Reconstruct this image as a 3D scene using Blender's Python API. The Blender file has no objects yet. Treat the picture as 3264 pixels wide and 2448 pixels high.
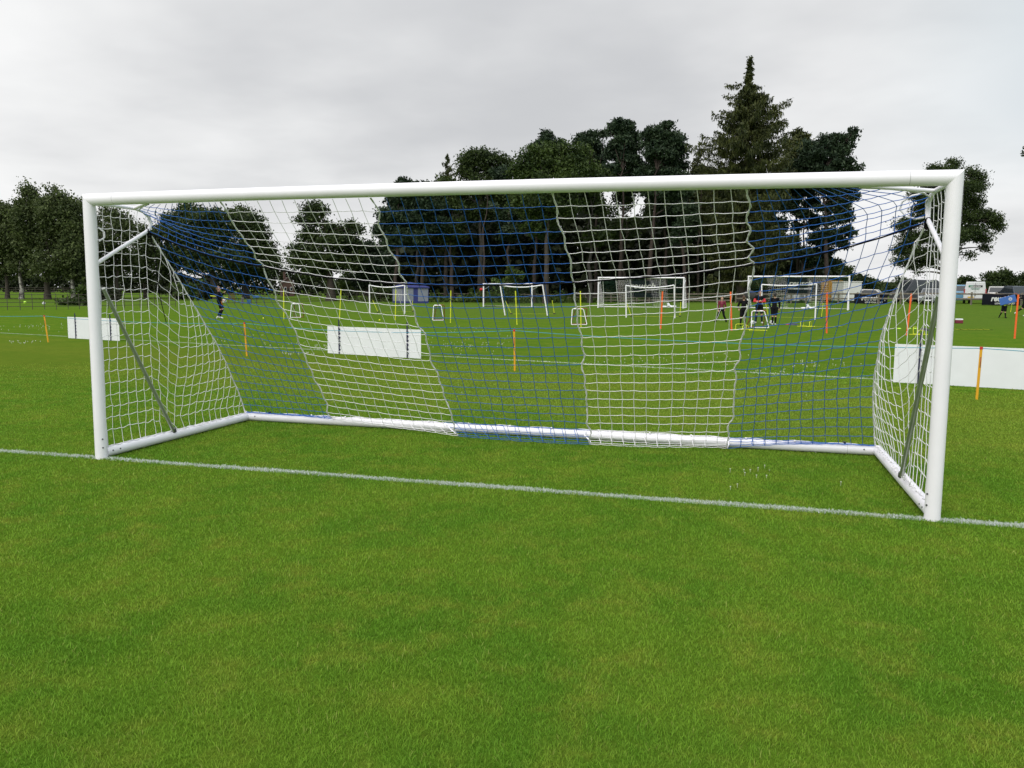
import bpy, math, random
import numpy as np
from mathutils import Vector, Matrix
random.seed(7); RNG = np.random.default_rng(7)
R = math.radians
SC = bpy.context.scene
COL = SC.collection

# ------------------------------------------------------------------ camera
CAM = np.array([5.97713858, -6.57819610, 1.66769256])
YAW, PITCH, ROLL, FPX = -0.267227189, -0.112825153, 0.00824304423, 2613.5258
cy, sy, cp, sp = math.cos(YAW), math.sin(YAW), math.cos(PITCH), math.sin(PITCH)
FW = np.array([sy*cp, cy*cp, sp]); RT0 = np.array([cy, -sy, 0.]); UP0 = np.cross(RT0, FW)
RT = math.cos(ROLL)*RT0 + math.sin(ROLL)*UP0
UP = -math.sin(ROLL)*RT0 + math.cos(ROLL)*UP0
cd = bpy.data.cameras.new('camera'); cam = bpy.data.objects.new('camera', cd); COL.objects.link(cam)
cam.matrix_world = Matrix(((RT[0], UP[0], -FW[0], CAM[0]), (RT[1], UP[1], -FW[1], CAM[1]), (RT[2], UP[2], -FW[2], CAM[2]), (0, 0, 0, 1)))
cd.sensor_fit = 'HORIZONTAL'; cd.sensor_width = 36.0; cd.lens = FPX/3264*36.0
cd.clip_start = 0.1; cd.clip_end = 6000
SC.camera = cam

# ------------------------------------------------------------------ world, sun, exposure
SUN_EL, SUN_AZ = R(46), R(192)      # azimuth clockwise from +Y
SC.view_settings.view_transform = 'Standard'; SC.view_settings.look = 'None'
SC.view_settings.exposure = 0.0; SC.view_settings.gamma = 1.0
SC.cycles.max_bounces = 6; SC.cycles.diffuse_bounces = 3; SC.cycles.transparent_max_bounces = 8
W = bpy.data.worlds.new("World"); SC.world = W; W.use_nodes = True
nt = W.node_tree; N = nt.nodes; L = nt.links
for n in list(N): N.remove(n)
out = N.new('ShaderNodeOutputWorld'); bg = N.new('ShaderNodeBackground'); L.new(bg.outputs[0], out.inputs[0])
sky = N.new('ShaderNodeTexSky'); sky.sky_type = 'NISHITA'; sky.sun_disc = False
sky.sun_elevation = SUN_EL; sky.sun_rotation = SUN_AZ; sky.air_density = 1.0; sky.dust_density = 3.0
tc = N.new('ShaderNodeTexCoord')
sep = N.new('ShaderNodeSeparateXYZ'); L.new(tc.outputs['Generated'], sep.inputs[0])
def m_(op, a, b=None, clamp=False):
    n = N.new('ShaderNodeMath'); n.operation = op; n.use_clamp = clamp
    for i, v in enumerate((a, b)):
        if v is None: continue
        if isinstance(v, (int, float)): n.inputs[i].default_value = v
        else: L.new(v, n.inputs[i])
    return n.outputs[0]
zc = m_('MAXIMUM', sep.outputs[2], 0.0)
den = m_('ADD', zc, 0.16)
px = m_('DIVIDE', sep.outputs[0], den); py = m_('DIVIDE', sep.outputs[1], den)
comb = N.new('ShaderNodeCombineXYZ'); L.new(px, comb.inputs[0]); L.new(py, comb.inputs[1])
no = N.new('ShaderNodeTexNoise'); no.inputs['Scale'].default_value = 0.42; no.inputs['Detail'].default_value = 6.0; no.inputs['Roughness'].default_value = 0.5
mp = N.new('ShaderNodeMapping'); mp.inputs['Location'].default_value = (3.3, 1.2, 0.0); L.new(comb.outputs[0], mp.inputs[0]); L.new(mp.outputs[0], no.inputs[0])
cr = N.new('ShaderNodeValToRGB'); cr.color_ramp.interpolation = 'B_SPLINE'
el = cr.color_ramp.elements
el[0].position = 0.34; el[0].color = (0.60, 0.61, 0.63, 1)
el[1].position = 0.62; el[1].color = (1.16, 1.16, 1.15, 1)
e = el.new(0.46); e.color = (0.85, 0.855, 0.86, 1)
L.new(no.outputs['Fac'], cr.inputs[0])
# thin blue gap in the cloud towards +X, pale low band
bf = N.new('ShaderNodeMapRange'); bf.interpolation_type = 'SMOOTHSTEP'
L.new(sep.outputs[0], bf.inputs[0]); bf.inputs[1].default_value = 0.06; bf.inputs[2].default_value = 0.40; bf.inputs[3].default_value = 0.0; bf.inputs[4].default_value = 0.75
zb = N.new('ShaderNodeMapRange'); zb.interpolation_type = 'SMOOTHSTEP'
L.new(sep.outputs[2], zb.inputs[0]); zb.inputs[1].default_value = 0.06; zb.inputs[2].default_value = 0.20
bm = m_('MULTIPLY', bf.outputs[0], zb.outputs[0])
mx = N.new('ShaderNodeMixRGB'); L.new(bm, mx.inputs[0]); L.new(cr.outputs[0], mx.inputs[1]); mx.inputs[2].default_value = (0.56, 0.66, 0.72, 1)
lb = N.new('ShaderNodeMapRange'); lb.interpolation_type = 'SMOOTHSTEP'
L.new(sep.outputs[2], lb.inputs[0]); lb.inputs[1].default_value = 0.14; lb.inputs[2].default_value = 0.0; lb.inputs[3].default_value = 0.0; lb.inputs[4].default_value = 0.45
mx2 = N.new('ShaderNodeMixRGB'); L.new(lb.outputs[0], mx2.inputs[0]); L.new(mx.outputs[0], mx2.inputs[1]); mx2.inputs[2].default_value = (0.87, 0.875, 0.885, 1)
# an overcast sky is brighter overhead (CIE overcast sky)
zen = N.new('ShaderNodeMapRange'); L.new(zc, zen.inputs[0]); zen.inputs[1].default_value = 0.30; zen.inputs[2].default_value = 1.0; zen.inputs[3].default_value = 1.0; zen.inputs[4].default_value = 1.8
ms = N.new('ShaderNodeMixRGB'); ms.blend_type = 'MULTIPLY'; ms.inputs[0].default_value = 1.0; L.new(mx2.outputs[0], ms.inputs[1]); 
thin = N.new('ShaderNodeMapRange'); thin.interpolation_type = 'SMOOTHSTEP'; L.new(sep.outputs[1], thin.inputs[0])      # added: unseen sky behind the camera brightened to light the goal posts
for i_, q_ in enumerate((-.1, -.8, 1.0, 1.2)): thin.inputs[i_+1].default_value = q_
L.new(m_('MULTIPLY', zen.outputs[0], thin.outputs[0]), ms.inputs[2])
sk = N.new('ShaderNodeMixRGB'); sk.blend_type = 'MULTIPLY'; sk.inputs[0].default_value = 1.0; L.new(sky.outputs[0], sk.inputs[1]); sk.inputs[2].default_value = (0.05, 0.05, 0.05, 1)
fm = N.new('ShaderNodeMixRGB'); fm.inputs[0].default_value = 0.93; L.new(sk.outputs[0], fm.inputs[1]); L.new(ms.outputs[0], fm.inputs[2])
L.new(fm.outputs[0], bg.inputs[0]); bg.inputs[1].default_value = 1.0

sd = bpy.data.lights.new('sun', 'SUN'); sd.energy = 1.5; sd.angle = R(40); sd.color = (1.0, 0.97, 0.92)
so = bpy.data.objects.new('sun', sd); COL.objects.link(so)
sdir = Vector((math.sin(SUN_AZ)*math.cos(SUN_EL), math.cos(SUN_AZ)*math.cos(SUN_EL), math.sin(SUN_EL)))
so.rotation_euler = sdir.to_track_quat('Z', 'Y').to_euler(); so.location = sdir*60

# ------------------------------------------------------------------ where things stand
def sstep(t): t = np.clip(t, 0, 1); return t*t*(3-2*t)
def terrain(x, y):
    x = np.asarray(x, float); y = np.asarray(y, float)
    side = np.clip((x+20)/45, 0, 1)
    return sstep((y-48)/32)*(.15+.65*side) + sstep((y-90)/70)*.35
def ray(u, v): return FW + RT*((u-1632)/FPX) - UP*((v-1224)/FPX)
def at(u, v, D): return CAM + ray(u, v)*D
def gp(u, v):                       # where the line of sight meets the ground
    d = ray(u, v); lo = 1.0
    t = 1.0
    while t < 400:
        p = CAM+d*t
        if p[2] < terrain(p[0], p[1]): break
        lo = t; t *= 1.02
    hi = t
    for _ in range(40):
        m = (lo+hi)/2; p = CAM+d*m
        if p[2] < terrain(p[0], p[1]): hi = m
        else: lo = m
    p = CAM+d*hi; p[2] = float(terrain(p[0], p[1])); return p
def dist(p): return float((np.asarray(p)-CAM)@FW)
def gd(u, D):                       # ground point below image column u at depth D
    p = at(u, 930, D); p[2] = float(terrain(p[0], p[1])); return p
def on_y(u, v, y):
    d = ray(u, v); return CAM+d*((y-CAM[1])/d[1])
def facing(p): return math.atan2(p[0]-CAM[0], p[1]-CAM[1])*-1   # turns local +Y away from the camera

# ------------------------------------------------------------------ mesh helpers
def tag(o, label=None, cat=None, group=None, kind=None):
    if label: o['label'] = label
    if cat: o['category'] = cat
    if group: o['group'] = group
    if kind: o['kind'] = kind
    return o
def thing(name, label, cat, loc=(0, 0, 0), rz=0.0, group=None):
    o = bpy.data.objects.new(name, None); COL.objects.link(o); o.empty_display_size = .2
    o.location = [float(v) for v in loc]; o.rotation_euler = (0, 0, rz)
    return tag(o, label, cat, group)
class MB:
    def __init__(s): s.v = []; s.f = []; s.m = []
    def add(s, vs, fs, m=0):
        b = len(s.v); s.v += [tuple(float(c) for c in p) for p in vs]
        s.f += [tuple(i+b for i in f) for f in fs]; s.m += [m]*len(fs)
    def box(s, c, d, rz=0.0, m=0, rx=0.0):
        x, y, z = d[0]/2, d[1]/2, d[2]/2
        M = Matrix.Rotation(rz, 3, 'Z') @ Matrix.Rotation(rx, 3, 'X')
        vs = [M @ Vector((a*x, b*y, k*z)) + Vector([float(q) for q in c]) for k in (-1, 1) for b in (-1, 1) for a in (-1, 1)]
        s.add(vs, [(0, 2, 3, 1), (4, 5, 7, 6), (0, 1, 5, 4), (2, 6, 7, 3), (0, 4, 6, 2), (1, 3, 7, 5)], m)
    def tube(s, pts, r, n=8, caps=True, m=0, sx=1.0):
        P = [np.asarray(p, float) for p in pts]; k = len(P)
        rs = [r]*k if isinstance(r, (int, float)) else list(r)
        vs = []; fs = []; ref = None
        for i in range(k):
            t = P[min(i+1, k-1)]-P[max(i-1, 0)]; t = t/(np.linalg.norm(t)+1e-12)
            if ref is None:
                a = np.array([0, 0, 1.]) if abs(t[2]) < .9 else np.array([1., 0, 0])
                ref = np.cross(t, a)
            ref = ref-t*(ref@t); ref /= np.linalg.norm(ref)+1e-12; b = np.cross(t, ref)
            for j in range(n):
                a = 2*math.pi*j/n; vs.append(P[i]+rs[i]*(math.cos(a)*ref*sx+math.sin(a)*b))
        for i in range(k-1):
            for j in range(n):
                j2 = (j+1) % n; fs.append((i*n+j, i*n+j2, (i+1)*n+j2, (i+1)*n+j))
        if caps and n > 2:                # caps on their own vertices, so that the tube's shading stays round
            q = len(vs); vs += vs[:n]+vs[(k-1)*n:k*n]; fs.append(tuple(range(q+n-1, q-1, -1))); fs.append(tuple(q+n+j for j in range(n)))
        s.add(vs, fs, m)
    def ell(s, c, r, nu=12, nv=8, m=0, M=None):
        vs = []; fs = []
        for i in range(nv+1):
            th = math.pi*i/nv
            for j in range(nu):
                a = 2*math.pi*j/nu
                p = Vector((r[0]*math.sin(th)*math.cos(a), r[1]*math.sin(th)*math.sin(a), r[2]*math.cos(th)))
                if M is not None: p = M @ p
                vs.append((p[0]+c[0], p[1]+c[1], p[2]+c[2]))
        for i in range(nv):
            for j in range(nu):
                j2 = (j+1) % nu; fs.append((i*nu+j, (i+1)*nu+j, (i+1)*nu+j2, i*nu+j2))
        s.add(vs, fs, m)
    def prism(s, poly, y0, y1, m=0):          # polygon in x,z swept along y
        n = len(poly)
        vs = [(p[0], y0, p[1]) for p in poly]+[(p[0], y1, p[1]) for p in poly]
        fs = [tuple(range(n)), tuple(range(2*n-1, n-1, -1))]+[(i, i+n, (i+1) % n+n, (i+1) % n) for i in range(n)]
        s.add(vs, fs, m)
    def quad(s, a, b, c, d, m=0): s.add([a, b, c, d], [(0, 1, 2, 3)], m)
    def build(s, name, mats, parent=None, smooth=False, bevel=0, label=None):
        me = bpy.data.meshes.new(name); me.from_pydata(s.v, [], s.f); me.update()
        mats = mats if isinstance(mats, (list, tuple)) else [mats]
        for q in mats: me.materials.append(q)
        if len(mats) > 1: me.polygons.foreach_set('material_index', s.m)
        if smooth: me.polygons.foreach_set('use_smooth', [len(f) <= 4 for f in s.f])
        o = bpy.data.objects.new(name, me); COL.objects.link(o)
        if parent is not None: o.parent = parent
        if bevel: b = o.modifiers.new('bevel', 'BEVEL'); b.width = bevel; b.segments = 2; b.limit_method = 'ANGLE'
        if label: o['label'] = label
        return o
def np_mesh(name, v, f, mat, parent=None, smooth=False):
    me = bpy.data.meshes.new(name); v = np.ascontiguousarray(v, np.float32); f = np.ascontiguousarray(f, np.int32)
    k = f.shape[1]; n = len(f)
    me.vertices.add(len(v)); me.vertices.foreach_set('co', v.ravel())
    me.loops.add(n*k); me.loops.foreach_set('vertex_index', f.ravel())
    me.polygons.add(n); me.polygons.foreach_set('loop_start', np.arange(0, n*k, k, dtype=np.int32))
    me.update(calc_edges=True); me.materials.append(mat)
    if smooth: me.polygons.foreach_set('use_smooth', np.ones(n, bool))
    o = bpy.data.objects.new(name, me); COL.objects.link(o)
    if parent is not None: o.parent = parent
    return o
def kids(o): return [c for c in bpy.data.objects if c.parent == o]
def copy_tree(o, parent=None):
    c = o.copy(); COL.objects.link(c); c.parent = parent
    for ch in kids(o): copy_tree(ch, c)
    return c

# ------------------------------------------------------------------ materials
MATS = {}
def mat(name, col, rough=.5, var=.08, scale=6.0, metal=0.0, spec=.5, bump=0.0, bscale=60.0, trans=0.0, coat=0.0):
    if name in MATS: return MATS[name]
    m = bpy.data.materials.new(name); m.use_nodes = True; MATS[name] = m
    t = m.node_tree; b = t.nodes['Principled BSDF']
    b.inputs['Roughness'].default_value = rough; b.inputs['Metallic'].default_value = metal
    b.inputs['Specular IOR Level'].default_value = spec; b.inputs['Coat Weight'].default_value = coat
    tcn = t.nodes.new('ShaderNodeTexCoord'); n = t.nodes.new('ShaderNodeTexNoise')
    n.inputs['Scale'].default_value = scale; n.inputs['Detail'].default_value = 4.0; t.links.new(tcn.outputs['Object'], n.inputs[0])
    r = t.nodes.new('ShaderNodeValToRGB')
    r.color_ramp.elements[0].position = .3; r.color_ramp.elements[1].position = .7
    r.color_ramp.elements[0].color = tuple(c*(1-var) for c in col)+(1,)
    r.color_ramp.elements[1].color = tuple(min(1, c*(1+var)) for c in col)+(1,)
    t.links.new(n.outputs['Fac'], r.inputs[0]); t.links.new(r.outputs[0], b.inputs['Base Color'])
    if bump:
        n2 = t.nodes.new('ShaderNodeTexNoise'); n2.inputs['Scale'].default_value = bscale; t.links.new(tcn.outputs['Object'], n2.inputs[0])
        bn = t.nodes.new('ShaderNodeBump'); bn.inputs['Strength'].default_value = bump; bn.inputs['Distance'].default_value = .01
        t.links.new(n2.outputs['Fac'], bn.inputs['Height']); t.links.new(bn.outputs[0], b.inputs['Normal'])
    if trans:
        tr = t.nodes.new('ShaderNodeBsdfTranslucent'); t.links.new(r.outputs[0], tr.inputs[0])
        ms_ = t.nodes.new('ShaderNodeMixShader'); ms_.inputs[0].default_value = trans
        o = t.nodes['Material Output']; t.links.new(b.outputs[0], ms_.inputs[1]); t.links.new(tr.outputs[0], ms_.inputs[2]); t.links.new(ms_.outputs[0], o.inputs[0])
    return m
M_white = mat('white_powder_coat', (.85, .825, .87), .32, .02, 5, spec=.5)
M_whitenet = mat('white_net_cord', (.91, .88, .91), .7, .05, 40)
M_bluenet = mat('blue_net_cord', (.006, .11, .46), .6, .12, 40)
M_seam = mat('grey_white_braid', (.84, .82, .86), .7, .12, 90, bump=.6, bscale=160)
M_black = mat('black_cord', (.006, .006, .007), .9, .2, 40, spec=.08)
M_alu = mat('bare_aluminium', (.42, .44, .40), .38, .1, 8, metal=.85)
M_bolt = mat('dark_bolt', (.10, .10, .11), .4, .2, 60, metal=.6)
M_clip = mat('black_plastic', (.015, .015, .018), .45, .2, 30)

def foliage_mat(name, a, b, scale=.35, trans=.22, rough=.6):
    m = bpy.data.materials.new(name); m.use_nodes = True; t = m.node_tree; bs = t.nodes['Principled BSDF']
    bs.inputs['Roughness'].default_value = rough; bs.inputs['Specular IOR Level'].default_value = .25
    g = t.nodes.new('ShaderNodeNewGeometry'); n = t.nodes.new('ShaderNodeTexNoise'); n.inputs['Scale'].default_value = scale; n.inputs['Detail'].default_value = 3
    t.links.new(g.outputs['Position'], n.inputs[0])
    ad = t.nodes.new('ShaderNodeMath'); ad.operation = 'MULTIPLY_ADD'; t.links.new(g.outputs['Random Per Island'], ad.inputs[0]); ad.inputs[1].default_value = .5; 
    sb = t.nodes.new('ShaderNodeMath'); sb.operation = 'SUBTRACT'; t.links.new(n.outputs['Fac'], sb.inputs[0]); sb.inputs[1].default_value = .25
    t.links.new(sb.outputs[0], ad.inputs[2])
    r = t.nodes.new('ShaderNodeValToRGB'); r.color_ramp.elements[0].position = .25; r.color_ramp.elements[1].position = .8
    r.color_ramp.elements[0].color = a+(1,); r.color_ramp.elements[1].color = b+(1,)
    t.links.new(ad.outputs[0], r.inputs[0]); t.links.new(r.outputs[0], bs.inputs['Base Color'])
    tr = t.nodes.new('ShaderNodeBsdfTranslucent'); t.links.new(r.outputs[0], tr.inputs[0])
    mxs = t.nodes.new('ShaderNodeMixShader'); mxs.inputs[0].default_value = trans
    o = t.nodes['Material Output']; t.links.new(bs.outputs[0], mxs.inputs[1]); t.links.new(tr.outputs[0], mxs.inputs[2]); t.links.new(mxs.outputs[0], o.inputs[0])
    return m
F_birch = foliage_mat('birch_leaves', (.030, .046, .013), (.105, .135, .042))
F_oak = foliage_mat('oak_leaves', (0.014, 0.028, 0.007), (0.062, 0.092, 0.02))
F_lime = foliage_mat('bright_leaves', (0.028, 0.055, 0.009), (0.09, 0.135, 0.023))
F_mid = foliage_mat('mid_green_leaves', (.018, .036, .008), (.068, .104, .020))
F_pine = foliage_mat('pine_needles', (0.01, 0.024, 0.011), (0.04, 0.066, 0.028), trans=.08)
F_spruce = foliage_mat('spruce_needles', (0.02, 0.03, 0.007), (0.078, 0.088, 0.02), trans=.1)
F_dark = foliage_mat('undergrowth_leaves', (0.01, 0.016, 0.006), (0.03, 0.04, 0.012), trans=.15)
B_bark = mat('dark_bark', (.050, .040, .030), .9, .35, 3, bump=.5, bscale=12)
B_pine = mat('pine_bark', (.040, .028, .022), .9, .35, 2, bump=.5, bscale=12)
B_grey = mat('grey_bark', (.045, .040, .034), .9, .3, 3, bump=.5, bscale=12)
def birch_bark():
    m = mat('birch_bark', (.26, .25, .22), .8, .3, 2.2)
    r = [n for n in m.node_tree.nodes if n.type == 'VALTORGB'][0]
    r.color_ramp.elements[0].position = .44; r.color_ramp.elements[0].color = (.07, .06, .05, 1); r.color_ramp.elements[1].position = .56
    return m
B_birch = birch_bark()

# ------------------------------------------------------------------ grass and ground
FAR_A, FAR_B = np.array([-20.015, 17.397]), np.array([7.668, 11.027])      # the far touchline, painted white
fd = (FAR_B-FAR_A)/np.linalg.norm(FAR_B-FAR_A); fn = np.array([-fd[1], fd[0]]); fc = float(FAR_A@fn)
def turf_colour(t, blade):
    """Turf colour from the place on the field: patches, mowing bands, dry olive areas."""
    nodes, links = t.nodes, t.links
    g = nodes.new('ShaderNodeNewGeometry')
    def noise(scale, detail, sc=(1, 1, 1), rough=.55):
        mpn = nodes.new('ShaderNodeMapping'); mpn.inputs['Scale'].default_value = sc; links.new(g.outputs['Position'], mpn.inputs[0])
        n = nodes.new('ShaderNodeTexNoise'); n.inputs['Scale'].default_value = scale; n.inputs['Detail'].default_value = detail; n.inputs['Roughness'].default_value = rough
        links.new(mpn.outputs[0], n.inputs[0]); return n.outputs['Fac']
    def math_(op, a, b=None, clamp=False):
        n = nodes.new('ShaderNodeMath'); n.operation = op; n.use_clamp = clamp
        for i, v in enumerate((a, b)):
            if v is None: continue
            if isinstance(v, (int, float)): n.inputs[i].default_value = v
            else: links.new(v, n.inputs[i])
        return n.outputs[0]
    def rng(v, a, b, c=0.0, d=1.0):
        n = nodes.new('ShaderNodeMapRange'); n.interpolation_type = 'SMOOTHSTEP'; links.new(v, n.inputs[0])
        for i, q in enumerate((a, b, c, d)): n.inputs[i+1].default_value = q
        return n.outputs[0]
    def mix(f, a, b, mode='MIX'):
        n = nodes.new('ShaderNodeMixRGB'); n.blend_type = mode
        for i, v in enumerate((f, a, b)):
            if isinstance(v, (int, float)): n.inputs[i].default_value = v
            elif isinstance(v, tuple): n.inputs[i].default_value = v+(1,)
            else: links.new(v, n.inputs[i])
        return n.outputs[0]
    s = nodes.new('ShaderNodeSeparateXYZ'); links.new(g.outputs['Position'], s.inputs[0])
    big = noise(.9, 3); med = noise(3.2, 4, rough=.6); fine = noise(14, 3)
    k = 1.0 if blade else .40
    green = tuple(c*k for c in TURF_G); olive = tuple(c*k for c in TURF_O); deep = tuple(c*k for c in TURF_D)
    f1 = rng(big, .38, .62); c = mix(f1, deep, green)
    f2 = math_('MULTIPLY', rng(med, .42, .70), rng(fine, .3, .7, .35, 1.0)); c = mix(math_('MULTIPLY', f2, .85), c, olive)
    # dry band between the goal mouth and the far line, mown bands parallel to it
    dl = math_('SUBTRACT', math_('ADD', math_('MULTIPLY', s.outputs[0], float(fn[0])), math_('MULTIPLY', s.outputs[1], float(fn[1]))), fc)
    wob = math_('MULTIPLY', math_('SUBTRACT', noise(.35, 2), .5), 3.0); dw = math_('ADD', dl, wob)
    dry = math_('MULTIPLY', rng(dw, -9.5, -6.0), rng(dw, -.6, -2.0)); c = mix(math_('MULTIPLY', dry, .5), c, olive)
    w = math_('SINE', math_('MULTIPLY', dl, 1.9)); c = mix(rng(w, -.6, .6, 0.0, .22), c, deep)
    far = rng(dl, 14.0, 40.0); c = mix(math_('MULTIPLY', far, .55), c, tuple(q*k for q in TURF_F))
    return c, g, s, dl, noise, math_, rng, mix
TURF_G = (.190, .332, .030); TURF_O = (.285, .352, .046); TURF_D = (.142, .295, .025); TURF_F = (.178, .290, .052)

def make_ground_mat():
    m = bpy.data.materials.new('turf_ground'); m.use_nodes = True; t = m.node_tree; b = t.nodes['Principled BSDF']
    b.inputs['Roughness'].default_value = .95; b.inputs['Specular IOR Level'].default_value = .0
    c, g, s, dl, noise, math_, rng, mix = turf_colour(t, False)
    # far away the sheet itself is what is seen: lift it to the tone of standing turf
    cd_ = t.nodes.new('ShaderNodeMapRange'); t.links.new(s.outputs[1], cd_.inputs[0])
    for i, q in enumerate((8.0, 22.0, 0.0, 1.0)): cd_.inputs[i+1].default_value = q
    lift = mix(cd_.outputs[0], (1.0, 1.0, 1.0), (1.12, 1.12, 1.12)); c = mix(1.0, c, lift, 'MULTIPLY')
    grain = noise(9.0, 6, (1, .45, 1), .75); c = mix(1.0, c, mix(grain, (.62, .62, .62), (1.38, 1.38, 1.38)), 'MULTIPLY')
    tuft = noise(55.0, 4, (1, 1, 1), .75); c = mix(1.0, c, mix(tuft, (.6, .6, .6), (1.4, 1.4, 1.4)), 'MULTIPLY')
    # painted lines
    near = rng(math_('ABSOLUTE', s.outputs[1]), .06, .03)
    far = rng(math_('ABSOLUTE', dl), .055, .03)
    wear = rng(noise(7.0, 4, (1, 1, 1), .7), .30, .55)
    pm = math_('MAXIMUM', math_('MULTIPLY', near, .5), math_('MULTIPLY', math_('MULTIPLY', far, wear), .75))
    c = mix(pm, c, (.52, .54, .53))
    t.links.new(c, b.inputs['Base Color'])
    bn = t.nodes.new('ShaderNodeBump'); bn.inputs['Strength'].default_value = .5; bn.inputs['Distance'].default_value = .02
    t.links.new(noise(40, 4), bn.inputs['Height']); t.links.new(bn.outputs[0], b.inputs['Normal'])
    return m
def make_blade_mat():
    m = bpy.data.materials.new('turf_blade'); m.use_nodes = True; t = m.node_tree; b = t.nodes['Principled BSDF']
    b.inputs['Roughness'].default_value = .6; b.inputs['Specular IOR Level'].default_value = .12
    c, g, s, dl, noise, math_, rng, mix = turf_colour(t, True)
    a = t.nodes.new('ShaderNodeAttribute'); a.attribute_name = 'rnd'
    v = mix(a.outputs['Fac'], (.80, .83, .8), (1.2, 1.17, 1.12)); c = mix(1.0, c, v, 'MULTIPLY')
    dry = rng(a.outputs['Fac'], .98, .99); c = mix(math_('MULTIPLY', dry, .6), c, (.34, .34, .10))
    p = t.nodes.new('ShaderNodeAttribute'); p.attribute_name = 'paint'
    c = mix(p.outputs['Fac'], c, (.70, .73, .74))
    t.links.new(c, b.inputs['Base Color'])
    tr = t.nodes.new('ShaderNodeBsdfTranslucent'); t.links.new(c, tr.inputs[0])
    ms_ = t.nodes.new('ShaderNodeMixShader'); ms_.inputs[0].default_value = .3
    o = t.nodes['Material Output']; t.links.new(b.outputs[0], ms_.inputs[1]); t.links.new(tr.outputs[0], ms_.inputs[2]); t.links.new(ms_.outputs[0], o.inputs[0])
    return m
gx = np.unique(np.concatenate([np.linspace(-3000, -160, 14), np.linspace(-160, 160, 81), np.linspace(160, 3000, 14)]))
gy = np.unique(np.concatenate([np.linspace(-400, -20, 6), np.linspace(-20, 180, 101), np.linspace(180, 4000, 16)]))
GX, GY = np.meshgrid(gx, gy); GZ = terrain(GX, GY)
gv = np.stack([GX.ravel(), GY.ravel(), GZ.ravel()], 1); nx_ = len(gx); ii, jj = np.meshgrid(np.arange(nx_-1), np.arange(len(gy)-1)); a_ = (jj*nx_+ii).ravel()
tag(np_mesh('field', gv, np.stack([a_, a_+1, a_+1+nx_, a_+nx_], 1), make_ground_mat(), smooth=True), kind='structure')

def make_grass(n_try):
    rng = np.random.default_rng(11)
    # density thins out with the distance from where one stands; a wide sector so that it holds from the side too
    d0, d1 = 1.6, 21.0
    u = rng.random(n_try); d = (np.sqrt(d0)+u*(np.sqrt(d1)-np.sqrt(d0)))**2
    th = YAW + (rng.random(n_try)-.5)*1.62
    x = CAM[0]+d*np.sin(th); y = CAM[1]+d*np.cos(th)
    # extra painted blades along the two lines
    k = n_try//16
    xa = rng.random(k)*32-20; ya = rng.normal(0, .027, k)
    keep = rng.random(k) < np.clip(6.5/np.hypot(xa-CAM[0], CAM[1]), .25, 1); xa, ya = xa[keep], ya[keep]
    k2 = n_try//40; tt = rng.random(k2)*38-4; off = rng.normal(0, .022, k2)
    pb = FAR_A[None]+fd[None]*tt[:, None]+fn[None]*off[:, None]
    x = np.concatenate([x, xa, pb[:, 0]]); y = np.concatenate([y, ya, pb[:, 1]]); n = len(x)
    d = np.hypot(x-CAM[0], y-CAM[1])
    kp = rng.random(n) > np.clip((d-14)/7, 0, 1)**1.2; x, y, d = x[kp], y[kp], d[kp]; n = len(x)
    rnd = rng.random(n).astype(np.float32)
    dl = np.abs(x*fn[0]+y*fn[1]-fc)
    edge = .044+rng.normal(0, .012, n)
    paint = np.maximum((np.abs(y) < edge)*(.55+.45*rng.random(n)), (dl < .045+rng.normal(0, .01, n))*(rng.random(n) < .7)*.9).astype(np.float32)
    worn = .20+.16*np.sin(x*1.7+2*np.sin(x*.6))*np.sin(x*4.1+1); paint[rng.random(n) < worn] *= .15; edge = edge*1.0
    h = (.010+.011*rng.random(n)**1.5)*(1+.12*(paint > .3))
    clump = np.sin(x*9.1+np.sin(y*5.3)*2)*np.sin(y*8.3+np.sin(x*6.1)*2); h *= 1+.18*clump
    h[(rnd > .975) & (paint < .2)] *= 1.35
    w = .00138*(np.maximum(d, 2.5)/2.8)**.72*(.8+.5*rng.random(n))
    a = rng.random(n)*2*np.pi; lean = h*(.35+.95*rng.random(n)); la = rng.random(n)*2*np.pi
    dx, dy = np.cos(a)*w, np.sin(a)*w; lx, ly = np.cos(la)*lean, np.sin(la)*lean
    z0 = np.zeros(n)-.003
    v = np.empty((n, 5, 3), np.float32)
    v[:, 0] = np.stack([x-dx, y-dy, z0], 1); v[:, 1] = np.stack([x+dx, y+dy, z0], 1)
    v[:, 2] = np.stack([x+dx*.75+lx*.38, y+dy*.75+ly*.38, h*.62], 1); v[:, 3] = np.stack([x-dx*.75+lx*.38, y-dy*.75+ly*.38, h*.62], 1)
    v[:, 4] = np.stack([x+lx, y+ly, h], 1)
    b = np.arange(n)[:, None]*5
    f = np.concatenate([b+np.array([[0, 1, 2]]), b+np.array([[0, 2, 3]]), b+np.array([[3, 2, 4]])])
    o = np_mesh('grass', v.reshape(-1, 3), f, make_blade_mat())
    me = o.data
    for nm, arr in (('rnd', rnd), ('paint', paint)):
        at_ = me.attributes.new(nm, 'FLOAT', 'POINT'); at_.data.foreach_set('value', np.repeat(arr, 5))
    tag(o, kind='stuff', label='short mown green turf with two painted white lines', cat='grass')
make_grass(1150000)

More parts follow.
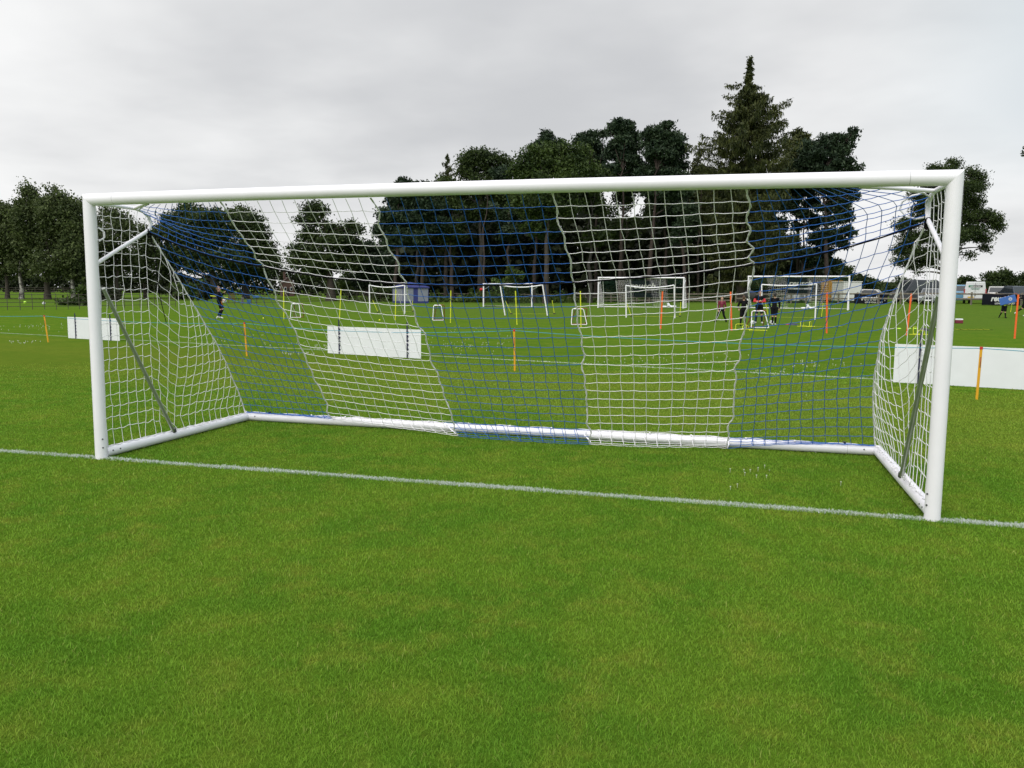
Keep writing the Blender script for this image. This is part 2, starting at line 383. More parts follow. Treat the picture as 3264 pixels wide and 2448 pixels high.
# daisies and clover heads
def make_daisies():
    rng = np.random.default_rng(5); pts = []
    for u, v in ((2327, 1506), (2371, 1508), (2391, 1508), (2416, 1502), (2437, 1494), (2452, 1510), (2374, 1518), (2411, 1526), (2443, 1527), (2350, 1555), (2328, 1563), (2540, 1440), (2680, 1548), (2452, 1510), (1461, 1231), (1440, 1236), (1472, 1257), (1456, 1271), (2570, 1265), (2910, 1312), (2600, 1447)):
        pts.append((gp(u, v), .0065))
    for (u0, u1, v0, v1, k) in ((1360, 1640, 1094, 1112, 45), (1360, 1640, 1066, 1135, 40), (1900, 2330, 1128, 1160, 50), (1950, 2600, 1120, 1200, 25), (2450, 2750, 1150, 1175, 30), (2400, 2520, 1180, 1200, 14), (25, 130, 1088, 1098, 22), (60, 160, 1038, 1046, 25), (0, 200, 1033, 1060, 20), (900, 1010, 1126, 1134, 30), (600, 1040, 1080, 1110, 40), (1000, 1050, 1100, 1118, 25), (1400, 1700, 1040, 1060, 20), (660, 900, 1040, 1075, 25)):
        for _ in range(k): pts.append((gp(u0+(u1-u0)*rng.random(), v0+(v1-v0)*rng.random()), .008+.006*rng.random()))
    m = MB()
    for p, r in pts:
        d = math.hypot(p[0]-CAM[0], p[1]-CAM[1]); r = r*(1+.004*d)
        m.ell((p[0], p[1], .034), (r, r, r*.6), 6, 4)
        m.tube([(p[0], p[1], 0), (p[0], p[1], .034)], .0015, 3, False)
    tag(m.build('daisies', mat('daisy_petals', (.60, .60, .52), .6)), 'tiny white daisies and clover heads dotted over the turf', 'flowers', kind='stuff')
make_daisies()

# ------------------------------------------------------------------ the big goal
GW, GH, GD = 7.43, 2.495, 2.5
def cords(name, lines, r, m, parent, n=4, label=None, smooth=True):
    b = MB()
    for ln in lines: b.tube(ln, r, n, False)
    return b.build(name, m, parent, smooth, label=label)
def interp(t, xs, ys): return np.interp(t, xs, ys)
goal = thing('football_goal', 'big white freestanding goal with blue and white striped net on the white line', 'football goal')
def main_goal():
    rj = random.Random(3)
    PR = .056
    # front frame: posts and crossbar mitred at the corners, oval tube drawn as round
    for s, x in ((1, 0.0), (-1, GW)):
        b = MB(); n = 28
        vs = []; ring = []
        for k, z in enumerate((0.0, GH)):
            for j in range(n):
                a = 2*math.pi*j/n; ox = PR*math.cos(a); oy = PR*math.sin(a)
                zz = z if k == 0 else GH - s*ox     # 45 degree cut
                vs.append((x+ox, oy, zz))
        b.add(vs, [(j, (j+1) % n, n+(j+1) % n, n+j) for j in range(n)]); b.add(vs[:n], [tuple(range(n-1, -1, -1))])
        po = b.build('post', M_white, goal, True)
        bo = [(x+s*PR*.86, -PR*.5, .20), (x+s*PR*.86, -PR*.5, .115)]
        for p in bo:
            q = MB(); q.tube([(p[0]-s*.002, p[1]+.001, p[2]), (p[0]+s*.0035, p[1]-.0035, p[2])], .0075, 10); q.build('bolt', M_bolt, po, True)
    b = MB(); n = 28; vs = []; K = 24
    for k in range(K+1):
        t = k/K
        for j in range(n):
            a = 2*math.pi*j/n; oz = PR*math.sin(a); oy = PR*math.cos(a)
            x0 = 0 - oz; x1 = GW + oz
            x = x0+(x1-x0)*t
            vs.append((x, oy, GH+oz+.018*4*t*(1-t)))
    b.add(vs, [(k*n+j, (k+1)*n+j, (k+1)*n+(j+1) % n, k*n+(j+1) % n) for k in range(K) for j in range(n)])
    cb = b.build('crossbar', M_white, goal, True)
    for x in (.30, GW-.30):
        q = MB(); q.tube([(x-.0012, 0, GH+.003), (x+.0012, 0, GH+.003)], PR+.0006, 28, False); q.build('joint_seam', mat('joint_gap', (.25, .25, .25), .6), cb, True)
    q = MB()                         # faint line of small print up the outer side of the right post
    for i in range(26):
        zz = 2.43-.0102*i; a = .12; q.box((GW+(PR+.0006)*math.cos(a), -(PR+.0006)*math.sin(a)-.012, zz), (.004, .007+.004*((i*7) % 3)*.5, .0045), rz=-.3)
    q.build('printed_text', M_bolt, cb)
    # ground frame
    BR = .052; bz = .056
    def hex_bar(name, a, c, lab=None):
        b = MB(); b.tube([a, c], BR, 22); return b.build(name, M_white, goal, True)
    for s, x in ((1, 0.0), (-1, GW)):
        sb = hex_bar('side_ground_bar', (x, .04, bz), (x, GD+.02, bz))
        for y in (.10, .20):
            q = MB(); q.tube([(x+s*(BR-.002), y, bz+.01), (x+s*(BR+.003), y, bz+.01)], .0075, 10); q.build('bolt', M_bolt, sb, True)
        q = MB(); q.ell((x, GD, bz), (BR*1.03, BR*1.03, BR*1.03), 20, 12); q.build('corner_elbow', M_white, sb, True)
    rb = hex_bar('rear_ground_bar', (0, GD, bz), (GW, GD, bz))
    for x in (.14, GW-.14):
        q = MB(); q.tube([(x, GD-BR+.002, bz+.012), (x, GD-BR-.003, bz+.012)], .0075, 10); q.build('bolt', M_bolt, rb, True)
    q = MB(); q.tube([(GW-.30, GD, bz), (GW-.298, GD, bz)], BR+.0006, 22, False); q.build('joint_seam', mat('joint_gap', (.25, .25, .25), .6), rb, True)
    # net supports: a bent tube behind each top corner with a brace to the crossbar
    for s, x in ((1, 0.0), (-1, GW)):
        pts = [(x, .03, GH-.03), (x, .30, 2.475), (x, .62, 2.475), (x, .74, 2.455), (x, .815, 2.41), (x, .845, 2.35), (x, .825, 2.29), (x, .77, 2.25), (x, .70, 2.215), (x, .40, 2.07), (x, .04, 1.89)]
        P = []
        for i in range(len(pts)-1):
            for t in (0, .5): P.append(tuple(pts[i][c]+(pts[i+1][c]-pts[i][c])*t for c in range(3)))
        P.append(pts[-1])
        b = MB(); b.tube(P, .0185, 12); ar = b.build('net_support', M_white, goal, True)
        b = MB(); b.tube([(x+s*.62, .04, GH-.035), (x+s*.01, .60, 2.473)], .0165, 12); b.build('brace', M_white, ar, True)
        b = MB(); b.tube([(x, .07, 1.68), (x, .10, 1.645)], .012, 10); b.tube([(x+s*.035, .09, 1.66), (x+s*.035, 1.03, .108)], .020, 12)
        st = b.build('strut', M_alu, goal, True)
        b = MB(); b.tube([(x+s*.035, 1.03, .135), (x+s*.035, 1.045, .095)], .026, 12); b.build('strut_foot', M_bolt, st, True)
        b = MB()                     # tail of the tension cord wrapped round the support
        for i in range(5):
            yy = .775+.012*i; zz = 2.262-.012*i
            b.tube([(x+.021*math.cos(a), yy+.021*math.sin(a)*.5, zz+.021*math.sin(a)) for a in np.linspace(0, 6.3, 12)], .0055, 5, False)
        tail = [(x+s*.02, .80, 2.24), (x+s*.03, .86, 2.0), (x+s*.04, .88, 1.6), (x+s*.06, .95, 1.30)]
        if s == 1: b.tube(tail, .004, 5, False)
        b.build('cord_wrap', M_black, ar, True)
        # spare loop of border rope at the top corner
    lp = MB(); lp.tube([(GW-.05, .70, 2.47), (GW-.13, .78, 2.46), (GW-.19, .86, 2.42), (GW-.2, .88, 2.36), (GW-.15, .87, 2.30), (GW-.08, .86, 2.28), (GW-.02, .85, 2.29)], .008, 6, False)
    lp.build('border_rope_loop', M_seam, goal, True); lp = MB()
    lp.tube([(.045, .05, 2.24), (.075, .09, 2.20), (.07, .10, 2.15), (.045, .05, 2.11)], .008, 6, False)
    lp.build('border_rope_loop', M_seam, goal, True)

    # ---- rear net: columns run from the crossbar over the tension cord down to the rear bar
    NC = 60; US = np.array([0, 12, 24, 36, 48, 60])/60
    xt = [-.0, 1.40, 2.892, 4.50, 6.015, GW]; yt = [.03, .055, .055, .055, .055, .03]; zt = [2.45, 2.452, 2.456, 2.462, 2.455, 2.45]
    xk = [0.0, 1.288, 2.841, 4.514, 6.074, GW]; yk = [.79, .88, .90, .90, .88, .79]; zk = [2.25, 1.905, 1.735, 1.765, 1.92, 2.27]
    xb = [0.0, 1.232, 2.683, 4.371, 5.933, GW-.03]
    fx = [0, .6, 1.2, 2.07, 2.96, 3.68, 4.5, 5.2, 5.94, 6.5, 7.0, GW]; fy = [2.46, 2.45, 2.42, 2.36, 2.19, 2.10, 2.15, 2.21, 2.38, 2.44, 2.45, 2.46]
    fz = [.115, .112, .095, .045, .018, .016, .016, .016, .024, .08, .11, .115]
    def smooth_i(u, ys):           # monotone-ish smooth interpolation through the seams
        k = min(int(u*5), 4); t = u*5-k; y = list(ys); y0 = y[max(k-1, 0)]; y1 = y[k]; y2 = y[k+1]; y3 = y[min(k+2, 5)]
        if k == 0: y0 = 2*y1-y2
        if k == 4: y3 = 2*y2-y1
        return .5*((2*y1)+(-y0+y2)*t+(2*y0-5*y1+4*y2-y3)*t*t+(-y0+3*y1-3*y2+y3)*t**3)
    UP_R, LOW_R, TURN = 8, 18, 3
    def corner_edge(s, t):              # the net's edge at a top corner: down the brace, then round the bent support
        x0 = 0.0 if s == 1 else GW
        E_ = [(x0+s*.62, .055, 2.445), (x0+s*.30, .34, 2.455), (x0+s*.03, .64, 2.452), (x0+s*.015, .80, 2.42), (x0+s*.012, .85, 2.35), (x0+s*.012, .80, 2.26)]
        T_ = [0, .22, .42, .62, .8, 1]
        return np.array([np.interp(t, T_, [e[c] for e in E_]) for c in range(3)])
    def col(u, corner=False):
        a = np.array([np.interp(u, US, xt), np.interp(u, US, yt), np.interp(u, US, zt)])
        k = np.array([np.interp(u, US, xk), np.interp(u, US, yk), smooth_i(u, zk)])
        bx = np.interp(u, US, xb); fxx = np.interp(u, US, [0, 1.232, 2.94, 4.475, 5.937, GW-.03])
        f = np.array([fxx, np.interp(fxx, fx, fy), np.interp(fxx, fx, fz)])
        e = np.array([bx, GD-.02, .112])
        pts = []
        for i in range(UP_R+1):
            t = i/UP_R; p = a+(k-a)*t; p[2] -= .025*math.sin(math.pi*t)
            if u < .2 or u > .8:
                s_ = 1 if u < .2 else -1; us = .2 if u < .2 else .8; f_ = min(u, 1-u)/.2
                a1 = np.array([np.interp(us, US, q) for q in (xt, yt, zt)]); k1 = np.array([np.interp(us, US, xk), np.interp(us, US, yk), smooth_i(us, zk)])
                p1 = a1+(k1-a1)*t; p1[2] -= .025*math.sin(math.pi*t); e1 = corner_edge(s_, t)
                p = e1+(p1-e1)*f_; p[2] -= .05*math.sin(math.pi*f_)*min(1, 3*t)*(1-.0*t)
                if i == UP_R: k = p.copy()
            pts.append(p)
        side = (.07 if u < .5 else -.155)*max(0, 1-min(u, 1-u)/.22)
        for i in range(1, LOW_R+1):
            t = (i/LOW_R)
            t2 = t**.92
            p = k+(f-k)*t2; p[0] += side*math.sin(math.pi*t**(1.25 if u < .5 else 1.0)); p[1] += .03*math.sin(math.pi*t)
            pts.append(p)
        for i in range(1, TURN+1):
            t = i/TURN; p = f+(e-f)*t; p[2] = f[2]+(e[2]-f[2])*t**1.4; pts.append(p)
        return pts
    G = [col(i/NC) for i in range(NC+1)]
    NR = len(G[0])
    seams = (0, 12, 24, 36, 48, 60)
    for i in range(NC+1):
        for r in range(1, NR):
            j = .009 if i not in seams else (.022 if i not in (0, 60) else .008)
            G[i][r] = G[i][r]+np.array([rj.uniform(-j, j), rj.uniform(-j, j)*.6, rj.uniform(-j, j)*.55 if r < NR-TURN else rj.uniform(0, .006)])
    def seg(p, q, sag=0.0):
        m = (p+q)/2; m = m+np.array([rj.uniform(-.002, .002), 0, -sag]); return [p, m, q]
    for k in range(5):
        lines = []
        for i in range(12*k, 12*k+12):
            if i != 12*k:
                for r in range(NR-1): lines.append([G[i][r], G[i][r+1]])
            for r in range(1, NR): lines.append(seg(G[i][r], G[i+1][r], .004))
        if k in (1, 2, 3):           # gathered hem cord
            lines += [[G[i][NR-1-TURN]+np.array([0, .012, .012]), G[i+1][NR-1-TURN]+np.array([0, .006, .016])] for i in range(12*k, 12*k+12)]
        blue = k in (0, 2, 4)
        o = cords('rear_net_panel', lines, .0029, M_bluenet if blue else M_whitenet, goal, 4, label=('blue rear net panel' if blue else 'white rear net panel'))
    for i in seams:
        P = []
        for r in range(NR-1):
            for t in (0, .5): P.append(G[i][r]*(1-t)+G[i][r+1]*t)
        P.append(G[i][-1])
        amp = .0 if i in (0, 60) else .012
        P = [p+np.array([amp*math.sin(j*1.35+i), 0, 0]) for j, p in enumerate(P)]
        b = MB(); P2 = []
        for ph in (0, math.pi):       # two strands twisted round each other
            Q = []
            for j in range(len(P)-1):
                for t in (0, .25, .5, .75):
                    w = (j+t)*2.2+ph; Q.append(P[j]*(1-t)+P[j+1]*t+np.array([math.cos(w), math.sin(w)*.6, math.sin(w)*.4])*.0042)
            b.tube(Q, .0052, 5, False)
        b.build('seam_rope', M_seam, goal, True)
    # black tension cord that lifts the net
    P = [G[i][UP_R]*.25+G[max(i-1, 0)][UP_R]*.375+G[min(i+1, NC)][UP_R]*.375+np.array([0, -.012, -.014]) for i in range(NC+1)]
    cords('tension_cord', [P], .0075, M_black, goal, 6)
    # rope lacing on the rear bar and black clips
    b = MB(); P = []
    for i in range(121):
        u = i/120; P.append((.05+u*(GW-.1), GD-.012+.01*math.sin(i*1.9), .112+.006*math.sin(i*.83)))
    b.tube(P, .005, 5, False); b.build('hem_rope', M_seam, goal, True)
    for x in (.33, GW-.33):
        b = MB(); b.box((x, GD-.01, .122), (.03, .022, .024)); b.build('net_clip', M_clip, goal)
    for x in np.arange(.9, GW-.6, .52):
        b = MB(); b.ell((x+rj.uniform(-.05, .05), GD-.03, .117), (.011, .009, .011), 8, 6); b.build('net_clip', M_whitenet, goal, True, label='white net clip')

    # ---- side nets
    for s, x0, seed in ((1, 0.0, 1), (-1, GW, 2)):
        rs = random.Random(seed)
        SM = [p for p in G[0 if s == 1 else NC][UP_R:UP_R+LOW_R+1]]; SZ = np.array([p[2] for p in SM])[::-1]; SY = np.array([p[1] for p in SM])[::-1]; SX = np.array([p[0] for p in SM])[::-1]
        def sy(z): return float(np.interp(z, SZ, SY))
        def sx(z): return float(np.interp(z, SZ, SX))
        def top_at(y):
            if y < .80: return np.array([x0, y, float(np.interp(y, [0, .03, .70, .80], [2.44, 2.44, 2.455, 2.41]))])
            z = float(np.interp(y, SY[::-1], SZ[::-1])); return np.array([sx(z), y, z])
        def drop(y): return .27*float(sstep((y-.76)/.45))
        def pos(y, z):
            ye = sy(z) if z < 2.22 else .84
            f = float(sstep((y-.80)/max(.12, ye-.80))) if y > .8 else 0.0
            zz = np.clip((z-.25)/.6, 0, 1)
            x = x0-s*.012+f*((sx(min(z, 2.2))-x0)+s*.012)+s*.07*zz*math.sin(math.pi*f)
            return np.array([x, y, z])
        ys = [.06+.119*j for j in range(21)]
        nodes = {}
        def row_z(k, y): return 2.36-.1165*k-drop(y)+(.03*math.sin(2.1*y+k*.3) if y > .8 else 0)
        lines = []
        def wav(p, q, sag):
            out = []
            for t in (0, .22, .5, .78, 1):
                w = p*(1-t)+q*t; out.append(w+np.array([0, 0, -sag*math.sin(2*math.pi*t)*.55-sag*math.sin(math.pi*t)*.5]))
            return out
        for k in range(22):
            prev = np.array([x0+s*.02, .052, row_z(k, 0)+.012]); open_ = prev[2] > .16
            if not open_: continue
            for j, y in enumerate(ys):
                z = row_z(k, y)
                if z < .15: break
                if y > .8 and y > sy(z)-.035:      # the row reaches the seam
                    ye = y
                    for _ in range(8): ye = sy(row_z(k, ye))
                    lines.append(wav(prev, np.array([sx(row_z(k, ye)), ye, row_z(k, ye)]), .012)); break
                if y <= .8 and z > top_at(y)[2]-.04: continue
                low = np.clip((.75-z)/.65, 0, 1)*np.clip((y-.7)/.5, 0, 1)*np.clip((2.5-y)/.5, 0, 1)
                p = pos(y, z)+np.array([rs.uniform(-.007, .007), rs.uniform(-.010, .010)-.05*low, rs.uniform(-.010, .010)])
                nodes[(j, k)] = p; lines.append(wav(prev, p, (.011 if y < .75 else .015)*rs.uniform(.4, 1.2))); prev = p
        for j, y in enumerate(ys):
            ks = sorted(k for (a, k) in nodes if a == j)
            tp = top_at(y); bt = np.array([x0-s*.005, y+rs.uniform(-.04, .04), .108])
            if y > 2.40: continue
            ch = [tp]+[nodes[(j, k)] for k in ks]+[bt]
            for a, c in zip(ch[:-1], ch[1:]): lines.append([a, (a+c)/2+np.array([0, rs.uniform(-.006, .006), 0]), c])
        # slack folds lying on the side bar
        for q in range(9):
            y = .9+rs.random()*1.4; lines.append([np.array([x0+s*.02, y, .11]), np.array([x0+s*.055, y+.04, .105+.02*rs.random()]), np.array([x0+s*.05, y+.10, .10]), np.array([x0+s*.02, y+.14, .112])])
        if s == -1:
            for q in range(7):
                y = .35+rs.random()*.5; lines.append([np.array([x0-.02, y, .11]), np.array([x0-.06, y+.05, .14+.05*rs.random()]), np.array([x0-.06, y+.14, .12]), np.array([x0-.02, y+.2, .112])])
        cords('side_net_panel', lines, .0029, M_whitenet, goal, 4, label='white side net panel')
        b = MB(); P = []
        for i in range(70):
            u = i/69; P.append((x0+s*(.018+.008*math.sin(i*1.7)), .06+u*(GD-.1), .110+.005*math.sin(i*.9)))
        b.tube(P, .005, 5, False)
        b.tube([(x0+s*(.025+.004*math.sin(z*9)), .055+.003*math.sin(z*13), z) for z in np.linspace(.12, 2.42, 50)], .005, 5, False)
        b.build('hem_rope', M_seam, goal, True)
main_goal()

# ------------------------------------------------------------------ trees
def leaf_quads(c, size, rng, flat=0.0, stretch=1.6, down=None):
    n = len(c)
    a = rng.normal(size=(n, 3)); a[:, 2] *= (1-flat)
    if down is not None: a = a*.35+np.array(down)[None]
    a /= np.linalg.norm(a, axis=1, keepdims=True)+1e-9
    b = rng.normal(size=(n, 3)); b -= a*(a*b).sum(1, keepdims=True); b /= np.linalg.norm(b, axis=1, keepdims=True)+1e-9
    s = size*(.6+.8*rng.random((n, 1))); a = a*s*stretch*.5; b = b*s*.5
    v = np.stack([c-a, c+b*.9-a*.1, c+a, c-b*.9+a*.1], 1)
    return v.reshape(-1, 3)
def qf(n): return np.arange(n*4, dtype=np.int32).reshape(n, 4)
def blob_leaves(blobs, n, rng, cr=.55, shell=.55):
    """Leaf centres gathered into clumps spread through ellipsoids (centre, radii)."""
    w = np.array([b[1][0]*b[1][2] for b in blobs]); w = w/w.sum(); out = []
    for (c, r), q in zip(blobs, w):
        k = max(6, int(n*q/34))
        d = rng.normal(size=(k, 3)); d /= np.linalg.norm(d, axis=1, keepdims=True)
        rad = 1-shell*rng.random((k, 1))**1.6; rad *= (1+.07*np.clip(rng.normal(size=(k, 1)), -2, 2))
        cc = np.array(c)[None]+d*rad*np.array(r)[None]
        m = int(n*q/k)+1
        p = np.repeat(cc, m, 0)+np.clip(rng.normal(size=(k*m, 3)), -1.7, 1.7)*np.array([cr, cr, cr*.72])[None]*(.6+.7*np.repeat(rng.random((k, 1)), m, 0))
        out.append(p)
    return np.concatenate(out)
def limb(b, p0, p1, r0, r1, rng, sag=.12, n=6):
    p0, p1 = np.asarray(p0, float), np.asarray(p1, float); m = (p0+p1)/2+np.array([rng.normal()*.3, rng.normal()*.3, np.linalg.norm(p1-p0)*sag])
    P = [(1-t)**2*p0+2*t*(1-t)*m+t*t*p1 for t in np.linspace(0, 1, n)]
    b.tube(P, [r0+(r1-r0)*t for t in np.linspace(0, 1, n)], 6, False)
def px_blobs(bl, D, rng, spread=.35, base=None):
    out = []
    for (u, v, ru, rv) in bl:
        k = D/FPX; dd = rng.normal()*spread*max(ru, rv)*k
        p = at(u, v, D+dd); out.append((p, (ru*k*.92, (ru+rv)*.5*k*.95, rv*k*.92)))
    return out
def tree(name, label, u, D, bl, leaf_m, bark, tr, n, size=.28, cr=.55, flat=0.0, seed=0, group=None, lean=0.0, top=None, cat='tree', kr=1.0, stretch=1.6, wiggle=.25):
    rng = np.random.default_rng(seed+101); base = gd(u, D)
    root = thing(name, label, cat, base, group=group)
    blobs = px_blobs(bl, D, rng)
    L_ = [(np.array(c)-base, r) for c, r in blobs]
    zt = top if top is not None else .80*max(c[2] for c, r in L_)
    cx = np.average([c[0] for c, r in L_], weights=[r[0]*r[2] for c, r in L_])*.6
    cyy = np.average([c[1] for c, r in L_], weights=[r[0]*r[2] for c, r in L_])*.5
    b = MB(); P = []; K = 9
    for i in range(K):
        t = i/(K-1); P.append(np.array([cx*t**1.5+wiggle*rng.normal()*t+lean*t, cyy*t**1.5+wiggle*rng.normal()*t, zt*t-.1*(i == 0)]))
    rad = [tr*(1.35 if i == 0 else 1-.82*(i/(K-1))) for i in range(K)]
    b.tube(P, rad, 9, True)
    for c, r in L_:
        zz = np.clip(c[2]-.9*r[2]-.1*abs(c[0]), zt*.25, zt*.92); t = zz/zt; i = min(int(t*(K-1)), K-2); f = t*(K-1)-i
        p0 = P[i]*(1-f)+P[i+1]*f; limb(b, p0, c, tr*.42*(1-.6*t), tr*.08, rng)
        for _ in range(3):
            limb(b, c-(c-p0)*.25, c+np.array(r)*rng.uniform(-.75, .75, 3), tr*.12, tr*.03, rng, .05, 4)
    b.build('trunk', bark, root, True)
    c = blob_leaves(L_, int(n*1.45), rng, cr*kr)
    c = c[c[:, 2] > .15]
    np_mesh('crown', leaf_quads(c, size*.8, rng, flat, stretch), qf(len(c)), leaf_m, root)
    return root
TG = 'trees of the dark wood behind the pitches'
BG = 'birches on the far left lawn'
BR_ = [
 (22, 106, [(8, 700, 45, 55), (20, 770, 55, 60), (10, 840, 55, 50), (35, 690, 25, 30)], 'left-edge birch with a dark trunk and a broad rounded crown'),
 (67, 104, [(93, 606, 14, 32), (97, 645, 24, 38), (112, 670, 28, 45), (85, 700, 38, 55), (90, 770, 48, 60), (75, 840, 45, 45), (55, 660, 16, 22)], 'tallest birch of the left group with a pointed top and mottled pale trunk'),
 (151, 103, [(163, 622, 20, 30), (190, 640, 26, 32), (205, 670, 32, 38), (165, 700, 42, 52), (180, 770, 58, 58), (150, 845, 60, 46), (140, 660, 22, 30)], 'wide birch with a flared dark trunk, second left of the near left post'),
 (232, 102, [(225, 680, 30, 45), (240, 740, 42, 55), (235, 810, 48, 50), (250, 860, 38, 35)], 'birch with a slim pale trunk just left of the near left post'),
]
for i, (u, D, bl, lab) in enumerate(BR_):
    tree('birch_tree', lab, u, D, bl, F_birch, B_birch if i in (1, 3) else B_bark, .27 if i != 2 else .36, 9500, .26, .5, seed=i, group=BG)
tree('broadleaf_tree', 'dark tree whose crown rises just behind the left goal post', 275, 116, [(262, 660, 20, 26), (285, 720, 38, 50), (275, 800, 50, 60), (300, 870, 40, 35)], F_oak, B_bark, .3, 6500, seed=11)
tree('broadleaf_tree', 'thin-topped tree seen through the white left side net', 375, 112, [(345, 680, 24, 28), (385, 700, 28, 28), (405, 725, 26, 30), (365, 760, 48, 50), (390, 830, 50, 50), (350, 870, 40, 35)], F_birch, B_bark, .3, 7500, seed=12)
tree('broadleaf_tree', 'low dark tree filling the gap left of the wide oak', 462, 122, [(455, 745, 26, 25), (470, 800, 40, 45), (450, 860, 42, 40)], F_oak, B_bark, .25, 4500, seed=13)
tree('oak_tree', 'broad oak behind the left blue net panel', 685, 120, [(600, 678, 42, 30), (650, 690, 45, 32), (700, 700, 42, 32), (555, 705, 40, 32), (520, 745, 42, 38), (600, 745, 60, 45), (680, 760, 65, 48), (560, 810, 60, 48), (640, 830, 70, 45), (720, 830, 55, 45), (520, 850, 40, 35), (750, 690, 24, 20)], F_oak, B_grey, .55, 20000, .30, .6, seed=14)
tree('oak_tree', 'oak with drooping right side beside the white left net panel', 784, 126, [(776, 685, 28, 24), (812, 705, 28, 26), (780, 735, 50, 35), (825, 745, 28, 30), (800, 800, 60, 45), (852, 800, 34, 28), (872, 830, 22, 24), (830, 850, 50, 38), (770, 860, 45, 35)], F_oak, B_grey, .5, 13000, .30, .6, seed=15)
tree('oak_tree', 'ragged oak with a narrow tall top and very thick trunk', 1055, 112, [(1000, 660, 24, 18), (975, 672, 14, 14), (1030, 672, 14, 16), (958, 705, 16, 12), (1000, 700, 28, 22), (1045, 725, 24, 20), (1115, 722, 28, 18), (1075, 740, 30, 22), (1150, 730, 12, 12), (990, 750, 40, 26), (1060, 775, 55, 32), (1125, 770, 30, 28), (970, 805, 50, 30), (945, 835, 28, 20), (1030, 835, 65, 35), (1110, 830, 50, 35), (1000, 870, 50, 22)], F_oak, B_bark, .62, 15000, .28, .5, seed=16)
tree('yew_tree', 'low dark evergreen right of the ragged oak', 1170, 118, [(1165, 790, 40, 22), (1200, 800, 40, 25), (1160, 835, 50, 35), (1210, 850, 45, 40), (1170, 890, 55, 30)], F_pine, B_bark, .3, 8000, seed=17)
# the dark wood
def pine(u, D, bl, lab, seed, n=9000, tr=.28, lean=0, cr=.42):
    return tree('pine_tree', lab, u, D, bl, F_pine, B_pine, tr, n, .26, cr, flat=-.2, seed=seed, group=TG, lean=lean, stretch=2.2, kr=.85)
pine(1262, 104, [(1285, 583, 22, 12), (1290, 612, 40, 20), (1262, 640, 40, 24), (1310, 650, 50, 26), (1235, 690, 40, 24), (1290, 695, 55, 30), (1222, 735, 34, 22), (1270, 755, 55, 28), (1235, 775, 26, 18), (1320, 760, 40, 30)], 'pine at the left edge of the wood with stepped dark branches', 21, 12000)
pine(1345, 106, [(1350, 620, 40, 25), (1370, 660, 50, 28), (1340, 710, 45, 30), (1390, 720, 45, 30)], 'pine half hidden behind the crossbar next to the left edge of the wood', 22, 8000)
tree('oak_tree', 'round topped oak above the middle of the crossbar', 1530, 112, [(1500, 500, 34, 22), (1550, 497, 36, 22), (1478, 520, 26, 22), (1590, 515, 26, 22), (1618, 520, 14, 20), (1530, 535, 55, 26), (1480, 555, 30, 22), (1590, 555, 40, 26), (1540, 590, 70, 35), (1460, 620, 50, 35), (1600, 620, 50, 35), (1530, 670, 60, 40)], F_oak, B_grey, .42, 14000, .27, .5, seed=23, group=TG)
tree('broadleaf_tree', 'mid green broadleaf tree above the third net panel', 1740, 100, [(1672, 520, 34, 26), (1700, 490, 30, 22), (1745, 482, 36, 24), (1800, 480, 30, 22), (1845, 495, 36, 28), (1720, 530, 50, 32), (1790, 530, 55, 34), (1860, 540, 44, 32), (1650, 550, 28, 22), (1700, 575, 60, 32), (1800, 580, 70, 36), (1680, 640, 60, 40), (1780, 650, 70, 40), (1720, 710, 60, 40)], F_mid, B_bark, .38, 19000, .27, .5, seed=24, group=TG)
tree('conifer_tree', 'dark blunt conifer peeking up behind the mid green broadleaf tree', 1742, 114, [(1742, 440, 20, 16), (1738, 465, 34, 20), (1712, 475, 22, 18), (1782, 462, 14, 22), (1740, 495, 45, 24)], F_pine, B_bark, .3, 5000, .26, .4, seed=25, group=TG, stretch=2.2)
pine(1900, 112, [(1862, 438, 20, 9), (1890, 432, 18, 10), (1925, 428, 14, 9), (1848, 452, 14, 9), (1880, 455, 36, 14), (1905, 478, 32, 14), (1890, 510, 40, 22)], 'flat topped pine left of the two tall round pines', 26, 6000)
pine(1975, 106, [(1975, 395, 22, 12), (2000, 402, 20, 12), (1955, 412, 16, 12), (1990, 425, 38, 18), (2015, 440, 22, 16), (1985, 458, 42, 20), (2010, 478, 30, 20), (1960, 490, 32, 16), (2000, 510, 40, 18), (1945, 545, 40, 18), (2030, 545, 40, 20)], 'left one of the two tall round-topped pines', 27, 11000)
pine(2065, 104, [(2130, 402, 24, 12), (2085, 418, 24, 12), (2060, 432, 18, 12), (2115, 430, 46, 16), (2158, 440, 20, 14), (2080, 455, 42, 16), (2140, 458, 40, 18), (2170, 470, 22, 12), (2100, 485, 58, 18), (2165, 492, 20, 14), (2120, 515, 60, 20), (2170, 530, 26, 16), (2080, 550, 60, 20), (2140, 565, 60, 22), (2100, 610, 60, 24), (2150, 660, 40, 30)], 'right one of the two tall round-topped pines, with a bare pale trunk', 28, 15000, .36)
tree('spruce_tree', 'short thin spruce with a spiky leader between the round pines and the great spruce', 2225, 118, [(2226, 500, 5, 14), (2224, 525, 14, 12), (2230, 548, 30, 16), (2222, 580, 26, 16), (2240, 620, 40, 30), (2220, 680, 45, 40)], F_spruce, B_bark, .2, 4500, .25, .35, seed=29, group=TG, stretch=2.6)
